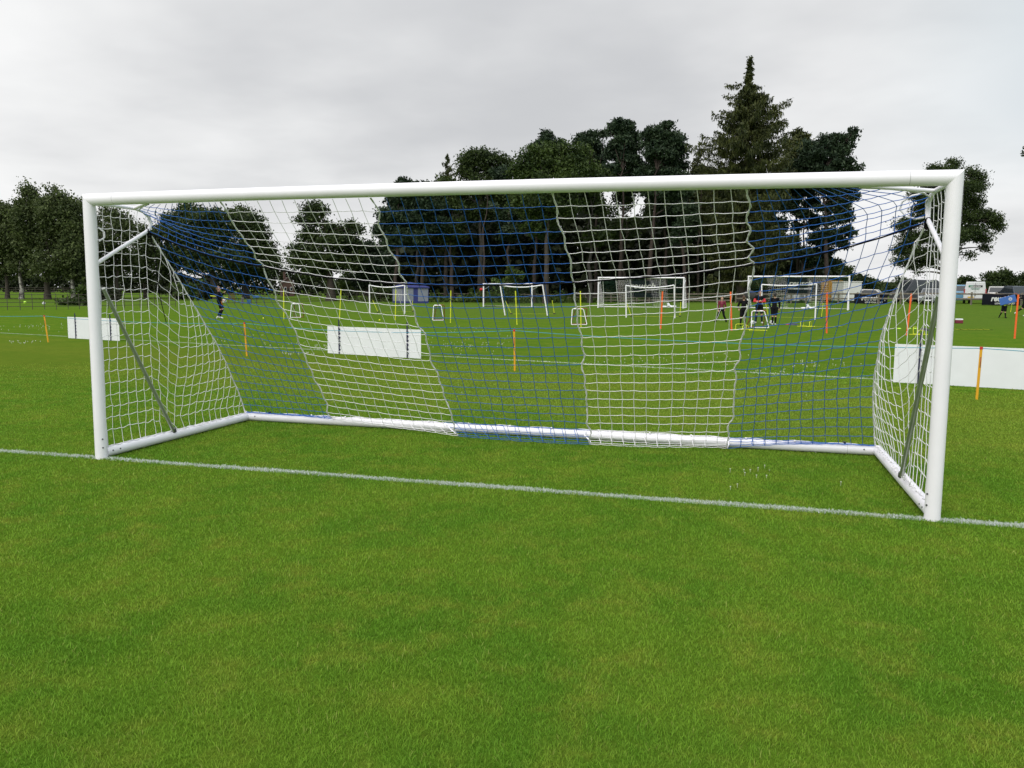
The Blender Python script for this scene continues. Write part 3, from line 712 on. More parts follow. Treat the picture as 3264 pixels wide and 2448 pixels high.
pine(2640, 104, [(2722, 418, 15, 14), (2708, 436, 18, 12), (2672, 440, 22, 12), (2640, 446, 30, 16), (2690, 462, 32, 16), (2620, 470, 40, 20), (2668, 485, 40, 20), (2690, 515, 36, 16), (2640, 520, 50, 22), (2715, 540, 28, 12), (2600, 545, 60, 24), (2565, 470, 34, 22), (2590, 495, 44, 24), (2560, 525, 50, 26), (2540, 570, 55, 30), (2680, 560, 40, 18), (2700, 600, 34, 18), (2722, 628, 16, 12), (2670, 632, 34, 18), (2690, 665, 26, 18), (2700, 690, 22, 16), (2655, 700, 34, 20), (2700, 740, 24, 22), (2640, 745, 30, 20), (2685, 780, 18, 14), (2625, 585, 40, 24), (2650, 610, 40, 20), (2640, 660, 40, 18), (2680, 640, 36, 14), (2665, 765, 36, 16), (2705, 575, 34, 16)], 'leaning pine right of the great spruce, its branches reaching out to the sky', 30, 21000, .34, -1.2, .36)
pine(2552, 108, [(2560, 600, 40, 22), (2590, 640, 30, 20), (2535, 640, 24, 16), (2610, 700, 24, 18), (2545, 720, 20, 14), (2600, 760, 30, 24), (2620, 800, 34, 22), (2640, 840, 30, 22), (2590, 830, 24, 20), (2500, 610, 36, 20), (2510, 660, 26, 16), (2555, 680, 34, 18), (2590, 715, 26, 16), (2520, 770, 26, 18), (2560, 805, 30, 20), (2575, 610, 34, 16)], 'twin-stemmed pine seen through the right blue net panel', 31, 11000, .24, 0, .32)
tree('conifer_tree', 'feathery conifer between the great spruce and the leaning pine', 2540, 110, [(2540, 425, 10, 16), (2562, 448, 18, 16), (2532, 462, 30, 20), (2582, 462, 16, 14), (2550, 495, 50, 24), (2530, 540, 60, 28), (2570, 560, 60, 28), (2530, 610, 50, 30), (2500, 570, 40, 24)], F_spruce, B_bark, .28, 11000, .24, .36, seed=72, group=TG, stretch=2.8)
LEFT_WOOD = [(1440, 108, 'slim pine trunk right of the wood edge'), (1543, 100, 'bare reddish dead pine stem leaning behind the middle net panel'), (1620, 110, 'straight dark pine stem behind the middle blue panel'), (1977, 112, 'reddish pine stem near the bright gap in the wood'), (2121, 110, 'red barked pine stem right of the pale trunk'), (2186, 100, 'orange tinted pine stem at the edge of the white net panel'), (2355, 100, 'stout grey stem near the boy in the maroon jacket'), (2440, 104, 'dark stem right of the fourth seam'), (1700, 106, 'dark stem behind the far left small goal'), (1880, 104, 'grey stem between the far goals'), (1330, 112, 'grey stem above the blue tent')]
for i, (u, D, lab) in enumerate(LEFT_WOOD):
    rng = np.random.default_rng(300+i); up = 560+40*rng.random()
    dead = (u == 1543)
    bl = [(u+rng.normal()*25, up+40*k+rng.normal()*15, 34+8*rng.random(), 18+8*rng.random()) for k in range(5)] if not dead else [(u+30, 660, 10, 6)]
    tree('pine_tree', lab, u, D, bl, F_pine if i % 3 else F_oak, B_grey if 'grey' in lab else B_pine, .30 if not dead else .17, 5000 if not dead else 60, .27, .45, seed=40+i, group=TG, top=(14.5 if dead else None), stretch=2.0, lean=(-.5 if dead else 0), wiggle=.35)

# the great spruce
def vz(u, v, base):                 # height at which image row v meets the upright plane through base
    f = np.array([math.sin(YAW), math.cos(YAW), 0]); d = ray(u, v); return (CAM+d*(((base-CAM)@f)/(d@f)))[2]
def spruce():
    D = 100.0; k = D/FPX; base = gd(2362, D); rng = np.random.default_rng(77); H = vz(2392, 183, base)-base[2]
    root = thing('spruce_tree', 'great tall spruce with drooping branches and a thin spire', 'tree', base, group=TG)
    b = MB(); b.tube([(rng.normal()*.06, rng.normal()*.06, H*t-.1*(t == 0)) for t in np.linspace(0, 1, 14)], [.55*(1-t)+.02 for t in np.linspace(0, 1, 14)], 9)
    pv = [183, 205, 235, 262, 280, 300, 335, 370, 410, 450, 500, 560, 640, 720, 800, 880]
    pl = [2, 5, 11, 17, 30, 66, 92, 118, 135, 165, 165, 175, 180, 175, 160, 140]
    def zof(v): return vz(2392, v, base)-base[2]
    cs = []; dn = []
    br = []
    v = 196.0
    while v < 895:
        nb = 4 if v < 300 else 5
        a0 = rng.random()*6.28
        for j in range(nb):
            a = a0+2*math.pi*j/nb+rng.normal()*.25
            ln = np.interp(v, pv, pl)*k*(.42+.66*rng.random())
            br.append((zof(v)+rng.normal()*.25, a, ln))
        v += 7 if v < 300 else (9 if v < 470 else 12)
    # the long branches that shape the outline, to either side and across
    for (vv, du) in ((268, -72), (285, 40), (300, -80), (318, 75), (335, 132), (350, -85), (372, 105), (385, -70), (345, 100), (365, -112), (395, 120), (400, 100), (450, -188), (455, -150), (430, 130), (530, -140), (560, -150), (520, 140), (310, 60), (330, -60)):
        a = (0.0 if du > 0 else math.pi)+rng.normal()*.2-YAW*0; br.append((zof(vv-12), a, abs(du)*k))
    for (z, a, ln) in br:
        dx, dy = math.cos(a), math.sin(a); n = 8
        sag = .20*ln
        P = [np.array([dx*ln*t, dy*ln*t, z-sag*math.sin(min(1, t*1.15)*math.pi*.62)+.30*ln*max(0, t-.55)**1.4]) for t in np.linspace(0, 1, n)]
        b.tube(P, [max(.012, .06*(ln/5)*(1-t)) for t in np.linspace(0, 1, n)], 4, False)
        m = int(16+ln*24)
        t = rng.random(m)**.7; q = np.array([[np.interp(s, np.linspace(0, 1, n), [p[i] for p in P]) for i in range(3)] for s in t])
        side = rng.normal(size=m)*.16*ln*(1-.6*t)*.8
        q[:, 0] += -dy*side; q[:, 1] += dx*side
        hang = rng.random(m)*min(.95, .16*ln+.12); q[:, 2] -= hang*.75
        cs.append(q)
        # sprays along the branch itself, and its upturned tip
        t2 = rng.random(m)**.8; q2 = np.array([[np.interp(s, np.linspace(0, 1, n), [p[i] for p in P]) for i in range(3)] for s in t2])+rng.normal(size=(m, 3))*.13
        dn.append(q2)
    b.build('trunk', B_bark, root, True)
    c1 = np.concatenate(cs); c2 = np.concatenate(dn)
    v1 = leaf_quads(c1, .115, rng, 0, 4.6, down=(0, 0, -1.0)); v2 = leaf_quads(c2, .16, rng, .5, 2.4)
    vv = np.concatenate([v1, v2]); np_mesh('crown', vv, qf(len(vv)//4), F_spruce, root)
spruce()
def small_spruce():
    D = 110.0; k = D/FPX; base = gd(1420, D); rng = np.random.default_rng(78)
    root = thing('spruce_tree', 'small larch-like spruce top left of the round topped oak', 'tree', base, group=TG)
    H = vz(1426, 490, base)-base[2]; b = MB(); b.tube([(.25*t, 0, H*t-.1*(t == 0)) for t in np.linspace(0, 1, 8)], [.3*(1-t)+.015 for t in np.linspace(0, 1, 8)], 7); cs = []
    for i in range(70):
        t = i/69; v = 496+t*330; z = vz(1420, v, base)-base[2]; ln = (6+30*min(1, (t*330/85))**.8)*k*(.6+.6*rng.random()); a = rng.random()*6.28
        P = [np.array([math.cos(a)*ln*s+.2, math.sin(a)*ln*s, z-.25*ln*s+.2*ln*s*s]) for s in np.linspace(0, 1, 5)]
        b.tube(P, [.03*(1-s)+.008 for s in np.linspace(0, 1, 5)], 4, False); m = int(14+14*ln)
        s = rng.random(m); q = np.array([[np.interp(x, np.linspace(0, 1, 5), [p[j] for p in P]) for j in range(3)] for x in s]); q[:, 2] -= rng.random(m)*.35; q += rng.normal(size=(m, 3))*.08; cs.append(q)
    b.build('trunk', B_bark, root, True); c = np.concatenate(cs); np_mesh('crown', leaf_quads(c, .14, rng, 0, 4.0, down=(0, 0, -.8)), qf(len(c)), F_spruce, root)
small_spruce()

# the inside of the wood: undergrowth and rear rows that read as one dark mass
def woodland():
    rng = np.random.default_rng(9); U = [1200, 1240, 1300, 1420, 1650, 1830, 1900, 1925, 1935, 2055, 2062, 2100, 2250, 2440, 2470, 2500, 2530, 2580, 2640, 2680, 2700]
    V = [830, 745, 690, 640, 610, 600, 610, 640, 715, 700, 650, 600, 590, 600, 690, 760, 800, 830, 860, 880, 930]
    pts = []
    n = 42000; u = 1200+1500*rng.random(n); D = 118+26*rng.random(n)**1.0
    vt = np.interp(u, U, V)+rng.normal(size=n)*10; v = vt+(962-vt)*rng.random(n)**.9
    for a, b_, d in zip(u, v, D): pts.append(CAM+ray(a, b_)*d)
    c = np.array(pts); g = terrain(c[:, 0], c[:, 1]); c = c[c[:, 2] > g+.1]
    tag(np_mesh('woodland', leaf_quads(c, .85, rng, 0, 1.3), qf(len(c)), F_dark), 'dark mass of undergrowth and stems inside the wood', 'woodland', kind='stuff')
    # brush along the fence
    n = 9000; u = 1120+1500*rng.random(n); D = 106+8*rng.random(n); h = np.abs(rng.normal(size=n))*.75*(.35+.65*np.abs(np.sin(u*.013)*np.cos(u*.0041)))
    c = np.array([gd(a, d)+np.array([0, 0, q]) for a, d, q in zip(u, D, h)])
    tag(np_mesh('brush', leaf_quads(c, .34, rng, 0, 1.5), qf(len(c)), F_lime), 'rough brush and nettles growing behind the wooden fence', 'undergrowth', kind='stuff')
woodland()
tree('broadleaf_tree', 'thin tree with crooked limbs in the bright gap of the wood', 1985, 109, [(1935, 680, 30, 24), (1968, 712, 26, 20), (2012, 742, 40, 18), (2035, 715, 22, 18), (1950, 745, 36, 18), (2060, 690, 26, 26), (1985, 668, 26, 10)], F_mid, B_bark, .24, 1900, .24, .5, seed=71, group=TG, wiggle=.5)
# bushes and hedges
def bush(label, u, D, w, h, m, seed, n=1600, size=.2, name='bush', group=None):
    rng = np.random.default_rng(seed+500); base = gd(u, D); root = thing(name, label, 'bush', base, group=group)
    bl = [(np.array([rng.uniform(-.32, .32)*w, rng.uniform(-.25, .25)*w, h*rng.uniform(.35, .6)]), (w*rng.uniform(.22, .36), w*.28, h*rng.uniform(.32, .45))) for _ in range(6)]
    b = MB()
    for c, r in bl: limb(b, (0, 0, -.05), c, .05, .015, rng, .05, 4)
    b.build('stems', B_bark, root, True)
    c = blob_leaves(bl, n, rng, .22); c = c[c[:, 2] > 0]; np_mesh('foliage', leaf_quads(c, size, rng), qf(len(c)), m, root)
bush('yellow green rounded bush left of the left goal post', 262, 96, 2.4, 1.9, F_lime, 1)
bush('bushy low shrub seen through the left side net', 340, 98, 3.0, 1.6, F_dark, 2)
bush('dark holly-like bush left of the running player', 660, 100, 2.6, 2.6, F_dark, 3)
bush('bright green bush behind the running player', 610, 104, 3.2, 2.4, F_lime, 4)
bush('tall shrub between the side net seam and the left blue panel', 560, 106, 3.6, 2.0, F_dark, 5)
bush('low bramble bush at the end of the iron fence on the left', 245, 76, 3.0, .6, F_mid, 6, 900)
bush('green shrub behind the leftmost small goal', 1225, 108, 3.4, 2.4, F_oak, 7)
bush('round dark shrub on the rise left of the blue tent', 1125, 112, 1.6, 1.5, F_dark, 8, 700)
bush('young yellow green sapling behind the far white goal', 1620, 98, 3.4, 4.6, F_lime, 9, 1500, name='sapling')
bush('small tree with pale leaves right of the thick oak trunk', 1090, 122, 4.6, 5.0, F_lime, 10, 2200)
HG = 'hedges and trees on the skyline'
def hedge(label, u0, u1, D, h0, seed, m=F_oak, n=3000):
    rng = np.random.default_rng(seed+700); a, b_ = gd(u0, D), gd(u1, D); root = thing('hedge', label, 'hedge', (a+b_)/2, group=HG); L_ = np.linalg.norm(b_-a); d = (b_-a)/L_
    t = (rng.random(n)-.5)*L_; hh = h0*(.85+.15*np.sin(t*.22+seed)+.10*np.sin(t*.9)); c = d[None]*t[:, None]+rng.normal(size=(n, 3))*.35; c[:, 2] = hh*rng.random(n)**.7
    np_mesh('foliage', leaf_quads(c, .42*(D/150), rng), qf(n), m, root)
hedge('long dark hedge across the far left lawn behind the birches', -60, 560, 190, 5.5, 1, F_dark, 9000)
hedge('hedge running behind the brick house and the thick oak', 500, 1260, 165, 5.2, 2, F_dark, 9000)
hedge('dark skyline hedge between the white box and the right oak', 2690, 3010, 170, 3.4, 3, F_oak, 3200)
hedge('skyline hedge behind the parked cars at the right edge', 3010, 3420, 150, 2.6, 4, F_oak, 3600)
tree('broadleaf_tree', 'rounded tree on the skyline behind the silver hatchback', 3188, 128, [(3165, 890, 26, 20), (3195, 880, 26, 18), (3215, 898, 24, 22), (3150, 915, 28, 20), (3190, 918, 40, 24), (3228, 925, 16, 16)], F_oak, B_bark, .3, 6000, .28, .45, seed=61, group=HG)
tree('broadleaf_tree', 'small tree on the skyline just left of the white van', 3080, 135, [(3075, 893, 16, 9), (3090, 900, 18, 12), (3060, 910, 18, 14)], F_oak, B_bark, .2, 1800, .28, .4, seed=62, group=HG)
tree('broadleaf_tree', 'dark tree on the skyline cut by the right edge of the photo', 3285, 125, [(3275, 890, 24, 20), (3300, 880, 30, 26), (3290, 920, 34, 26)], F_oak, B_bark, .3, 3500, .28, .45, seed=63, group=HG)
tree('broadleaf_tree', 'ragged small tree behind the pale parked car in the right side net', 2882, 140, [(2872, 897, 16, 10), (2890, 905, 22, 14), (2860, 915, 22, 14), (2850, 925, 26, 12)], F_oak, B_bark, .25, 2600, .28, .4, seed=64, group=HG)
tree('broadleaf_tree', 'rounded tree right of the far right goal crossbar', 2662, 124, [(2640, 845, 20, 14), (2665, 850, 26, 18), (2690, 865, 22, 16), (2655, 880, 36, 22), (2700, 890, 20, 18)], F_oak, B_bark, .3, 4500, .28, .4, seed=65, group=HG)
tree('broadleaf_tree', 'sloping tree line piece right of the white box trailer', 2755, 132, [(2738, 888, 16, 10), (2755, 898, 24, 14), (2780, 912, 26, 14), (2730, 915, 26, 20)], F_oak, B_bark, .25, 3000, .28, .4, seed=66, group=HG)
tree('oak_tree', 'spreading oak behind the right goal post with a long low branch', 3013, 92, [(3036, 522, 22, 14), (2975, 540, 20, 12), (3000, 545, 24, 16), (3030, 555, 40, 20), (3092, 548, 18, 12), (3118, 565, 26, 16), (3110, 592, 34, 18), (2985, 580, 50, 24), (3060, 600, 60, 28), (2930, 625, 34, 20), (3000, 640, 70, 34), (3100, 640, 40, 22), (2960, 680, 60, 34), (3050, 690, 70, 34), (3130, 690, 40, 22), (3170, 700, 28, 18), (3180, 725, 20, 12), (2890, 710, 34, 22), (2868, 722, 18, 12), (3090, 740, 60, 22), (3010, 750, 80, 34), (2910, 760, 44, 26), (3130, 765, 26, 14), (3140, 790, 16, 9), (2880, 795, 34, 20), (2940, 810, 50, 22), (3010, 800, 50, 18), (2866, 832, 20, 14), (2915, 845, 32, 12), (2960, 838, 26, 12), (3090, 812, 14, 8), (2925, 868, 10, 6)], F_oak, B_bark, .42, 46000, .17, .36, seed=67)
tree('broadleaf_tree', 'tree at the right edge of the photo with only twig ends showing', 3345, 70, [(3306, 480, 34, 30), (3350, 560, 50, 50), (3365, 650, 60, 60), (3370, 760, 60, 60)], F_oak, B_bark, .35, 6500, .2, .3, seed=68)

# ------------------------------------------------------------------ fences
M_wood = mat('weathered_timber', (.155, .135, .105), .85, .3, 5, bump=.4)
M_iron = mat('rusty_iron', (.07, .055, .045), .7, .3, 9)
def fence(name, label, pts_px, n, h, rails, post, rail, m, group=None, post_r=None):
    W_ = [gp(*p) for p in pts_px]; root = thing(name, label, 'fence', W_[0]); O = np.array(W_[0])
    cum = [0]; 
    for a, b in zip(W_[:-1], W_[1:]): cum.append(cum[-1]+np.linalg.norm(b-a))
    P = []
    for s in np.linspace(0, cum[-1], n): 
        p = np.array([np.interp(s, cum, [w[i] for w in W_]) for i in range(3)]); p[2] = float(terrain(p[0], p[1])); P.append(p-O)
    first = None
    for i, p in enumerate(P):
        if first is None:
            b = MB(); b.box((0, 0, (h+.06)/2-.05), (post, post, h+.16)); first = b.build('post', m, root, bevel=.008); first.location = p; q = first
        else:
            q = first.copy(); COL.objects.link(q); q.parent = root; q.location = p
        q.rotation_euler = (random.uniform(-.02, .02), random.uniform(-.025, .025), math.atan2(P[-1][1]-P[0][1], P[-1][0]-P[0][0]))
    for z in rails:
        b = MB()
        for a, c in zip(P[:-1], P[1:]):
            d = (c-a); ang = math.atan2(d[1], d[0]); nrm = np.array([math.sin(ang), -math.cos(ang), 0])*(post/2+rail[0]/2+.002)
            b.tube([a+nrm+np.array([0, 0, z+random.uniform(-.015, .015)]), c+nrm+np.array([0, 0, z+random.uniform(-.015, .015)])], rail[1]*.62, 4, True, sx=rail[0]/rail[1])
        b.build('rail', m, root)
    return root
random.seed(21)
fence('iron_fence', 'thin rusty iron field fence along the left side', [(-60, 990), (300, 985), (560, 978)], 21, 1.15, (.25, .55, .85, 1.12), .035, (.012, .03), M_iron)
fence('iron_fence', 'thin dark iron fence between the blue bins and the blue tent', [(700, 973), (930, 971), (1235, 962)], 15, 1.15, (.25, .55, .85, 1.12), .035, (.012, .03), M_iron)
fence('wooden_fence', 'three-rail timber fence along the edge of the wood', [(1350, 958), (1490, 960), (2000, 964), (2330, 965)], 26, 1.12, (.28, .66, 1.04), .14, (.035, .11), M_wood)
fence('wooden_fence', 'two-rail timber fence in front of the parked vehicles', [(2345, 966), (2700, 969), (3120, 972), (3420, 976)], 18, 1.08, (.52, .98), .14, (.035, .12), M_wood)
fence('iron_fence', 'distant iron fence crossing the lawn behind the birches', [(-40, 934), (220, 936), (420, 940)], 20, 1.2, (.4, .8, 1.15), .05, (.015, .04), M_iron)

# ------------------------------------------------------------------ training gear on the field
M_yel = mat('fluorescent_yellow', (.62, .66, .02), .45, .06)
M_org = mat('fluorescent_orange', (.85, .13, .02), .45, .06)
M_stake = mat('amber_plastic', (.72, .36, .012), .45, .06)
M_red = mat('red_plastic', (.55, .02, .02), .45, .08)
M_board = mat('white_plastic_sheet', (.76, .77, .80), .45, .03, 3)
M_navy = mat('dark_blue_plastic', (.02, .02, .06), .5, .15)
M_rope = mat('cyan_string', (.05, .30, .42), .6, .1, 30)
def pole_between(base, top, r, m, name='pole', parent=None, n=8, off=None):
    o = np.array(off if off is not None else base); b = MB(); b.tube([np.array(base)-o-np.array([0, 0, .02]), np.array(top)-o], r, n); return b.build(name, m, parent, True)
def top_of(u, v, base):
    """The point above the base, in the upright plane facing the viewer, seen at u, v."""
    f = np.array([math.sin(YAW), math.cos(YAW), 0]); d = ray(u, v); return CAM+d*(((base-CAM)@f)/(d@f))
YP = [((904, 923), (905, 1018)), ((1087, 921), (1082, 1020)), ((1262, 922), (1260, 1020)), ((1437, 926), (1436, 1029)), ((1643, 927), (1648, 1035)), ((1850, 928), (1852, 1042))]
YL = ['leftmost yellow slalom pole, beside the leftmost rebounder', 'yellow slalom pole above the left end of the middle white board', 'yellow slalom pole in front of the blue tent', 'yellow slalom pole beside the second rebounder from the left', 'yellow slalom pole above the amber stake in the goal mouth', 'rightmost yellow slalom pole, at the third rebounder']
OP = [((2112, 929), (2106, 1048)), ((2329, 930), (2332, 1054)), ((2636, 932), (2635, 1062)), ((2905, 936), (2890, 1069)), ((3246, 939), (3234, 1079))]
OL = ['leftmost orange slalom pole, in front of the striped far goal', 'orange slalom pole right of the boy in maroon', 'orange slalom pole in front of the far right goal', 'leaning orange slalom pole inside the right side net', 'orange slalom pole at the right edge of the photo']
for (t, b), l in list(zip(YP, YL)): 
    p = gp(*b); root = thing('slalom_pole', l, 'slalom pole', p, group='yellow slalom poles'); pole_between(p, top_of(*t, p), .027, M_yel, 'shaft', root)
    q = MB(); q.tube([(0, 0, -.03), (0, 0, .03)], [.03, .03], 10); q.build('foot_cap', M_yel, root, True)
for (t, b), l in list(zip(OP, OL)):
    p = gp(*b); root = thing('slalom_pole', l, 'slalom pole', p, group='orange slalom poles'); pole_between(p, top_of(*t, p), .036, M_org, 'shaft', root)
    q = MB(); q.tube([(0, 0, -.03), (0, 0, .03)], [.039, .039], 10); q.build('foot_cap', M_org, root, True)
ST = [((141, 1006), (154, 1091)), ((779, 1029), (787, 1135)), ((1639, 1052), (1641, 1183)), ((3128, 1108), (3113, 1274))]
SL = ['amber rope stake at the far left, left of the left white board', 'amber rope stake behind the left blue net panel', 'amber rope stake behind the middle blue net panel', 'amber rope stake right of the right goal post, before a white board']
tops = []
for (t, b), l in zip(ST, SL):
    p = gp(*b); tp = top_of(*t, p); tops.append(tp); root = thing('rope_stake', l, 'stake', p, group='amber rope stakes')
    pole_between(p, tp, .021, M_stake, 'shaft', root); d = (tp-p)
    q = MB(); q.tube([d*.965, d*1.015], .0235, 10); q.build('red_cap', M_red, root, True)
    q = MB(); q.box(d*.72+np.array([0, -.0205, 0]), (.012, .004, .17)); q.build('maroon_sticker', mat('maroon_sticker', (.28, .05, .04), .5, .35, 40), root, True)
ext = [tops[0]+(tops[0]-tops[1]), tops[3]+(tops[3]-tops[2])]
ch = [ext[0]]+tops+[ext[1]]; b = MB(); P = []
for i in range(len(ch)-1):
    a, c = ch[i], ch[i+1]
    for t in np.linspace(0, 1, 17)[(0 if i == 0 else 1):]: P.append(a+(c-a)*t-np.array([0, 0, (.13 if i != 2 else .2)*4*t*(1-t)*.6+.012]))
b.tube(P, .0062, 5, False); tag(b.build('boundary_string', M_rope, None, True), 'light blue string running from stake to stake across the field', 'string')
for e_, l in ((ext[0], 'amber rope stake beyond the left edge of the photo'), (ext[1], 'amber rope stake beyond the right edge of the photo')):
    p = e_.copy(); p[2] = 0; root = thing('rope_stake', l, 'stake', p, group='amber rope stakes'); pole_between(p, e_, .021, M_stake, 'shaft', root)
# blank white boards held by dark notched stakes
def board(label, bl, br, hz, stakes, over=0.0):
    a, c = gp(*bl), gp(*br); d = (c-a); L_ = np.linalg.norm(d)*(1+over); d = d/np.linalg.norm(d); nr = np.array([d[1], -d[0], 0]); rz = math.atan2(d[1], d[0])
    root = thing('advertising_board', label, 'board', a, rz, group='blank white boards on the pitch edge')
    q = MB(); q.box((L_/2, 0, hz/2+.004), (L_, .008, hz)); q.build('panel', M_board, root, bevel=.002)
    for s, h in stakes:
        q = MB(); q.box((s*L_, -.016, h/2), (.028, .018, h+.04))
        for z in np.arange(.12, h-.02, .105): q.box((s*L_+.026, -.016, z), (.028, .016, .03))
        q.tube([(s*L_, -.016, h), (s*L_+.014, -.016, h+.04), (s*L_+.03, -.016, h+.02)], .007, 5)
        q.build('notched_stake', M_navy, root)
board('blank white board half hidden by the left goal post', (218, 1078), (382, 1087), .70, ((.16, .80), (.84, .80)))
board('blank white board seen through the white net panel', (1045, 1126), (1342, 1144), .71, ((.135, .87), (.865, .86)))
board('long blank white board at the right edge behind the right post', (2846, 1219), (3264, 1243), .73, ((.15, .93), (1.0, .9)), .35)
# rebounders: white tubular front frame, red-brown rear frame, taut net
M_rednut = mat('red_brown_tube', (.26, .045, .02), .45, .1)
M_rnet = mat('dark_green_mesh', (.03, .05, .035), .8, .1, 40)
def arch(w0, w1, h, y0, y1, r=.07):
    """Rounded trapezium: top width w1 at height h, bottom width w0."""
    pts = []; c = [(-w0/2, 0), (-w1/2, h), (w1/2, h), (w0/2, 0)]
    for i in range(4):
        p, a, n = np.array(c[i]), np.array(c[i-1]), np.array(c[(i+1) % 4]); da = (a-p)/np.linalg.norm(a-p); dn_ = (n-p)/np.linalg.norm(n-p)
        for t in np.linspace(0, 1, 5): pts.append((1-t)**2*(p+da*r)+2*t*(1-t)*p+t*t*(p+dn_*r))
    pts.append(pts[0]); return [(x, y0+(y1-y0)*z/h, max(z, .02)) for x, z in pts]
RB = [('leftmost rebounder with white front frame, under the leftmost yellow pole', (926, 1013), (958, 1013), 969, .32), ('rebounder second from the left, beside a yellow pole', (1380, 1022), (1413, 1022), 974, .3), ('rebounder third from the left, with a red-brown back frame', (1822, 1036), (1870, 1036), 985, .25), ('rightmost rebounder, in front of the standing people', (2396, 1046), (2450, 1046), 992, .14)]
for lab, a, c, vt, sk_ in RB:
    p, q_ = gp(*a), gp(*c); o = (p+q_)/2; w = np.linalg.norm(q_-p); h = top_of((a[0]+c[0])/2, vt, o)[2]-o[2]
    root = thing('rebounder', lab, 'rebounder', o, math.atan2(q_[1]-p[1], q_[0]-p[0]), group='tubular football rebounders')
    b = MB(); b.tube(arch(w*1.05, w*.74, h, 0, .28), .019, 8, False); b.build('front_frame', M_white, root, True)
    b = MB(); sh = sk_*w; b.tube([(x*.92+sh, y, z) for x, y, z in arch(w*1.1, w*.82, h*1.03, .85, .33)], .021, 8, False); b.build('rear_frame', M_rednut, root, True)
    b = MB()
    for i in range(1, 12):
        t = i/12; x0, x1 = -w*.5+w*t, -w*.36+w*.72*t; b.tube([(x0, .02, .05), (x1, .27, h-.02)], .0035, 3, False)
    for i in range(1, 10):
        t = i/10; ww = w*(1.0-.28*t); b.tube([(-ww/2, .28*t, h*t), (ww/2, .28*t, h*t)], .0035, 3, False)
    b.build('net', M_rnet, root)
    for s in (-.18, .2):
        b = MB(); b.tube([(w*s-.06, .31, h+.005), (w*s+.06, .31, h+.005)], .034, 8); b.build('hinge_clamp', M_white, root, True)
# low yellow hurdles
def hurdle(label, u, v, w, h, rz, flat=False):
    p = gp(u, v); root = thing('training_hurdle', label, 'hurdle', p, rz, group='low yellow training hurdles')
    b = MB()
    if flat: b.tube([(-w/2, 0, .02), (w/2, 0, .02)], .018, 8); b.build('bar', M_yel, root, True); b = MB(); b.tube([(-w/2, -.12, .02), (-w/2, .12, .02)], .018, 8); b.build('foot', M_yel, root, True); b = MB(); b.tube([(w/2, -.12, .02), (w/2, .12, .02)], .018, 8); b.build('foot', M_yel, root, True); return
    b.tube([(-w/2, 0, .02), (-w/2+.02, .02, h*.9), (-w/2+.08, .025, h), (w/2-.08, .025, h), (w/2-.02, .02, h*.9), (w/2, 0, .02)], .014, 8); b.build('frame', M_yel, root, True)
    for s in (-1, 1): b = MB(); b.tube([(s*w/2, -.17, .02), (s*w/2, .17, .02)], .014, 8); b.build('foot', M_yel, root, True)
hurdle('yellow hurdle tipped over at the feet of the person seen from behind', 2362, 1051, .55, .26, .5)
hurdle('second yellow hurdle, just right of the one at the feet', 2377, 1052, .45, .2, .9)
hurdle('flat yellow hurdle lying before the rightmost rebounder', 2416, 1054, .75, .1, 0, True)
hurdle('small upright yellow hurdle left of the far small goal post', 2557, 1041, .5, .26, 1.2)
hurdle('small upright yellow hurdle right beside the ladder', 2584, 1042, .5, .26, 1.3)
hurdle('yellow hurdle at the foot of the leaning orange pole', 2917, 1067, .5, .32, 1.1)
hurdle('yellow hurdle lying right of the leaning orange pole', 2936, 1068, .45, .2, .8)
# agility ladders
def ladder(label, u0, u1, v, n):
    a, c = gp(u0, v), gp(u1, v); d = (c-a); L_ = np.linalg.norm(d); root = thing('agility_ladder', label, 'ladder', a, math.atan2(d[1], d[0]))
    for s in (0, .45): b = MB(); b.box((L_/2, s, .012), (L_, .035, .01)); b.build('strap', M_black, root)
    for i in range(n): b = MB(); b.box((L_*(i+.5)/n, .225, .022), (.035, .42, .008), rz=random.uniform(-.1, .1)); b.build('rung', M_yel, root)
ladder('flat agility ladder with yellow rungs by the orange pole', 2570, 2692, 1043, 9)
ladder('flat agility ladder right of the right goal post', 3050, 3165, 1052, 5)
# cones, balls, kit
def disc(label, u, v, r, m, cat='marker cone', sq=.4, name='marker_cone', tilt=0.0):
    p = gp(u, v); b = MB(); n = 18
    prof = [(r, 0), (r*.97, r*.12), (r*.5, r*sq), (r*.3, r*sq), (r*.3, r*sq*.9)]
    vs = [(q*math.cos(2*math.pi*j/n), q*math.sin(2*math.pi*j/n), z) for q, z in prof for j in range(n)]
    b.add(vs, [(i*n+j, i*n+(j+1) % n, (i+1)*n+(j+1) % n, (i+1)*n+j) for i in range(len(prof)-1) for j in range(n)])
    o = b.build(name, m, None, True); o.location = p; o.rotation_euler = (tilt, 0, 0); tag(o, label, cat); return o
disc('flat red marker cone beside the dark blue one', 2512, 1035, .13, M_red)
disc('dark blue flat dome lying beside the red cone', 2528, 1036, .26, mat('navy_rubber', (.02, .025, .07), .5), sq=.3)
disc('black folded kit item left of the right post', 2946, 1054, .24, M_clip, 'kit', .5, 'kit_pile')
M_mark = mat('lime_marker', (.45, .75, .05), .5)
for u, v, l in ((2866, 1048, 'tiny lime marker far left of the leaning orange pole'), (2898, 1048, 'tiny lime marker right of the leaning orange pole'), (2919, 1048, 'tiny lime marker above the yellow hurdle in the side net'), (2972, 1047, 'tiny lime marker just left of the right post')):
    tag(disc(l, u, v, .10, M_mark), group='tiny lime markers')
def ball(label, c, r, m, name='football', group=None):
    b = MB(); b.ell((0, 0, 0), (r, r, r), 20, 14); o = b.build(name, m, None, True); o.location = c; return tag(o, label, 'ball', group)
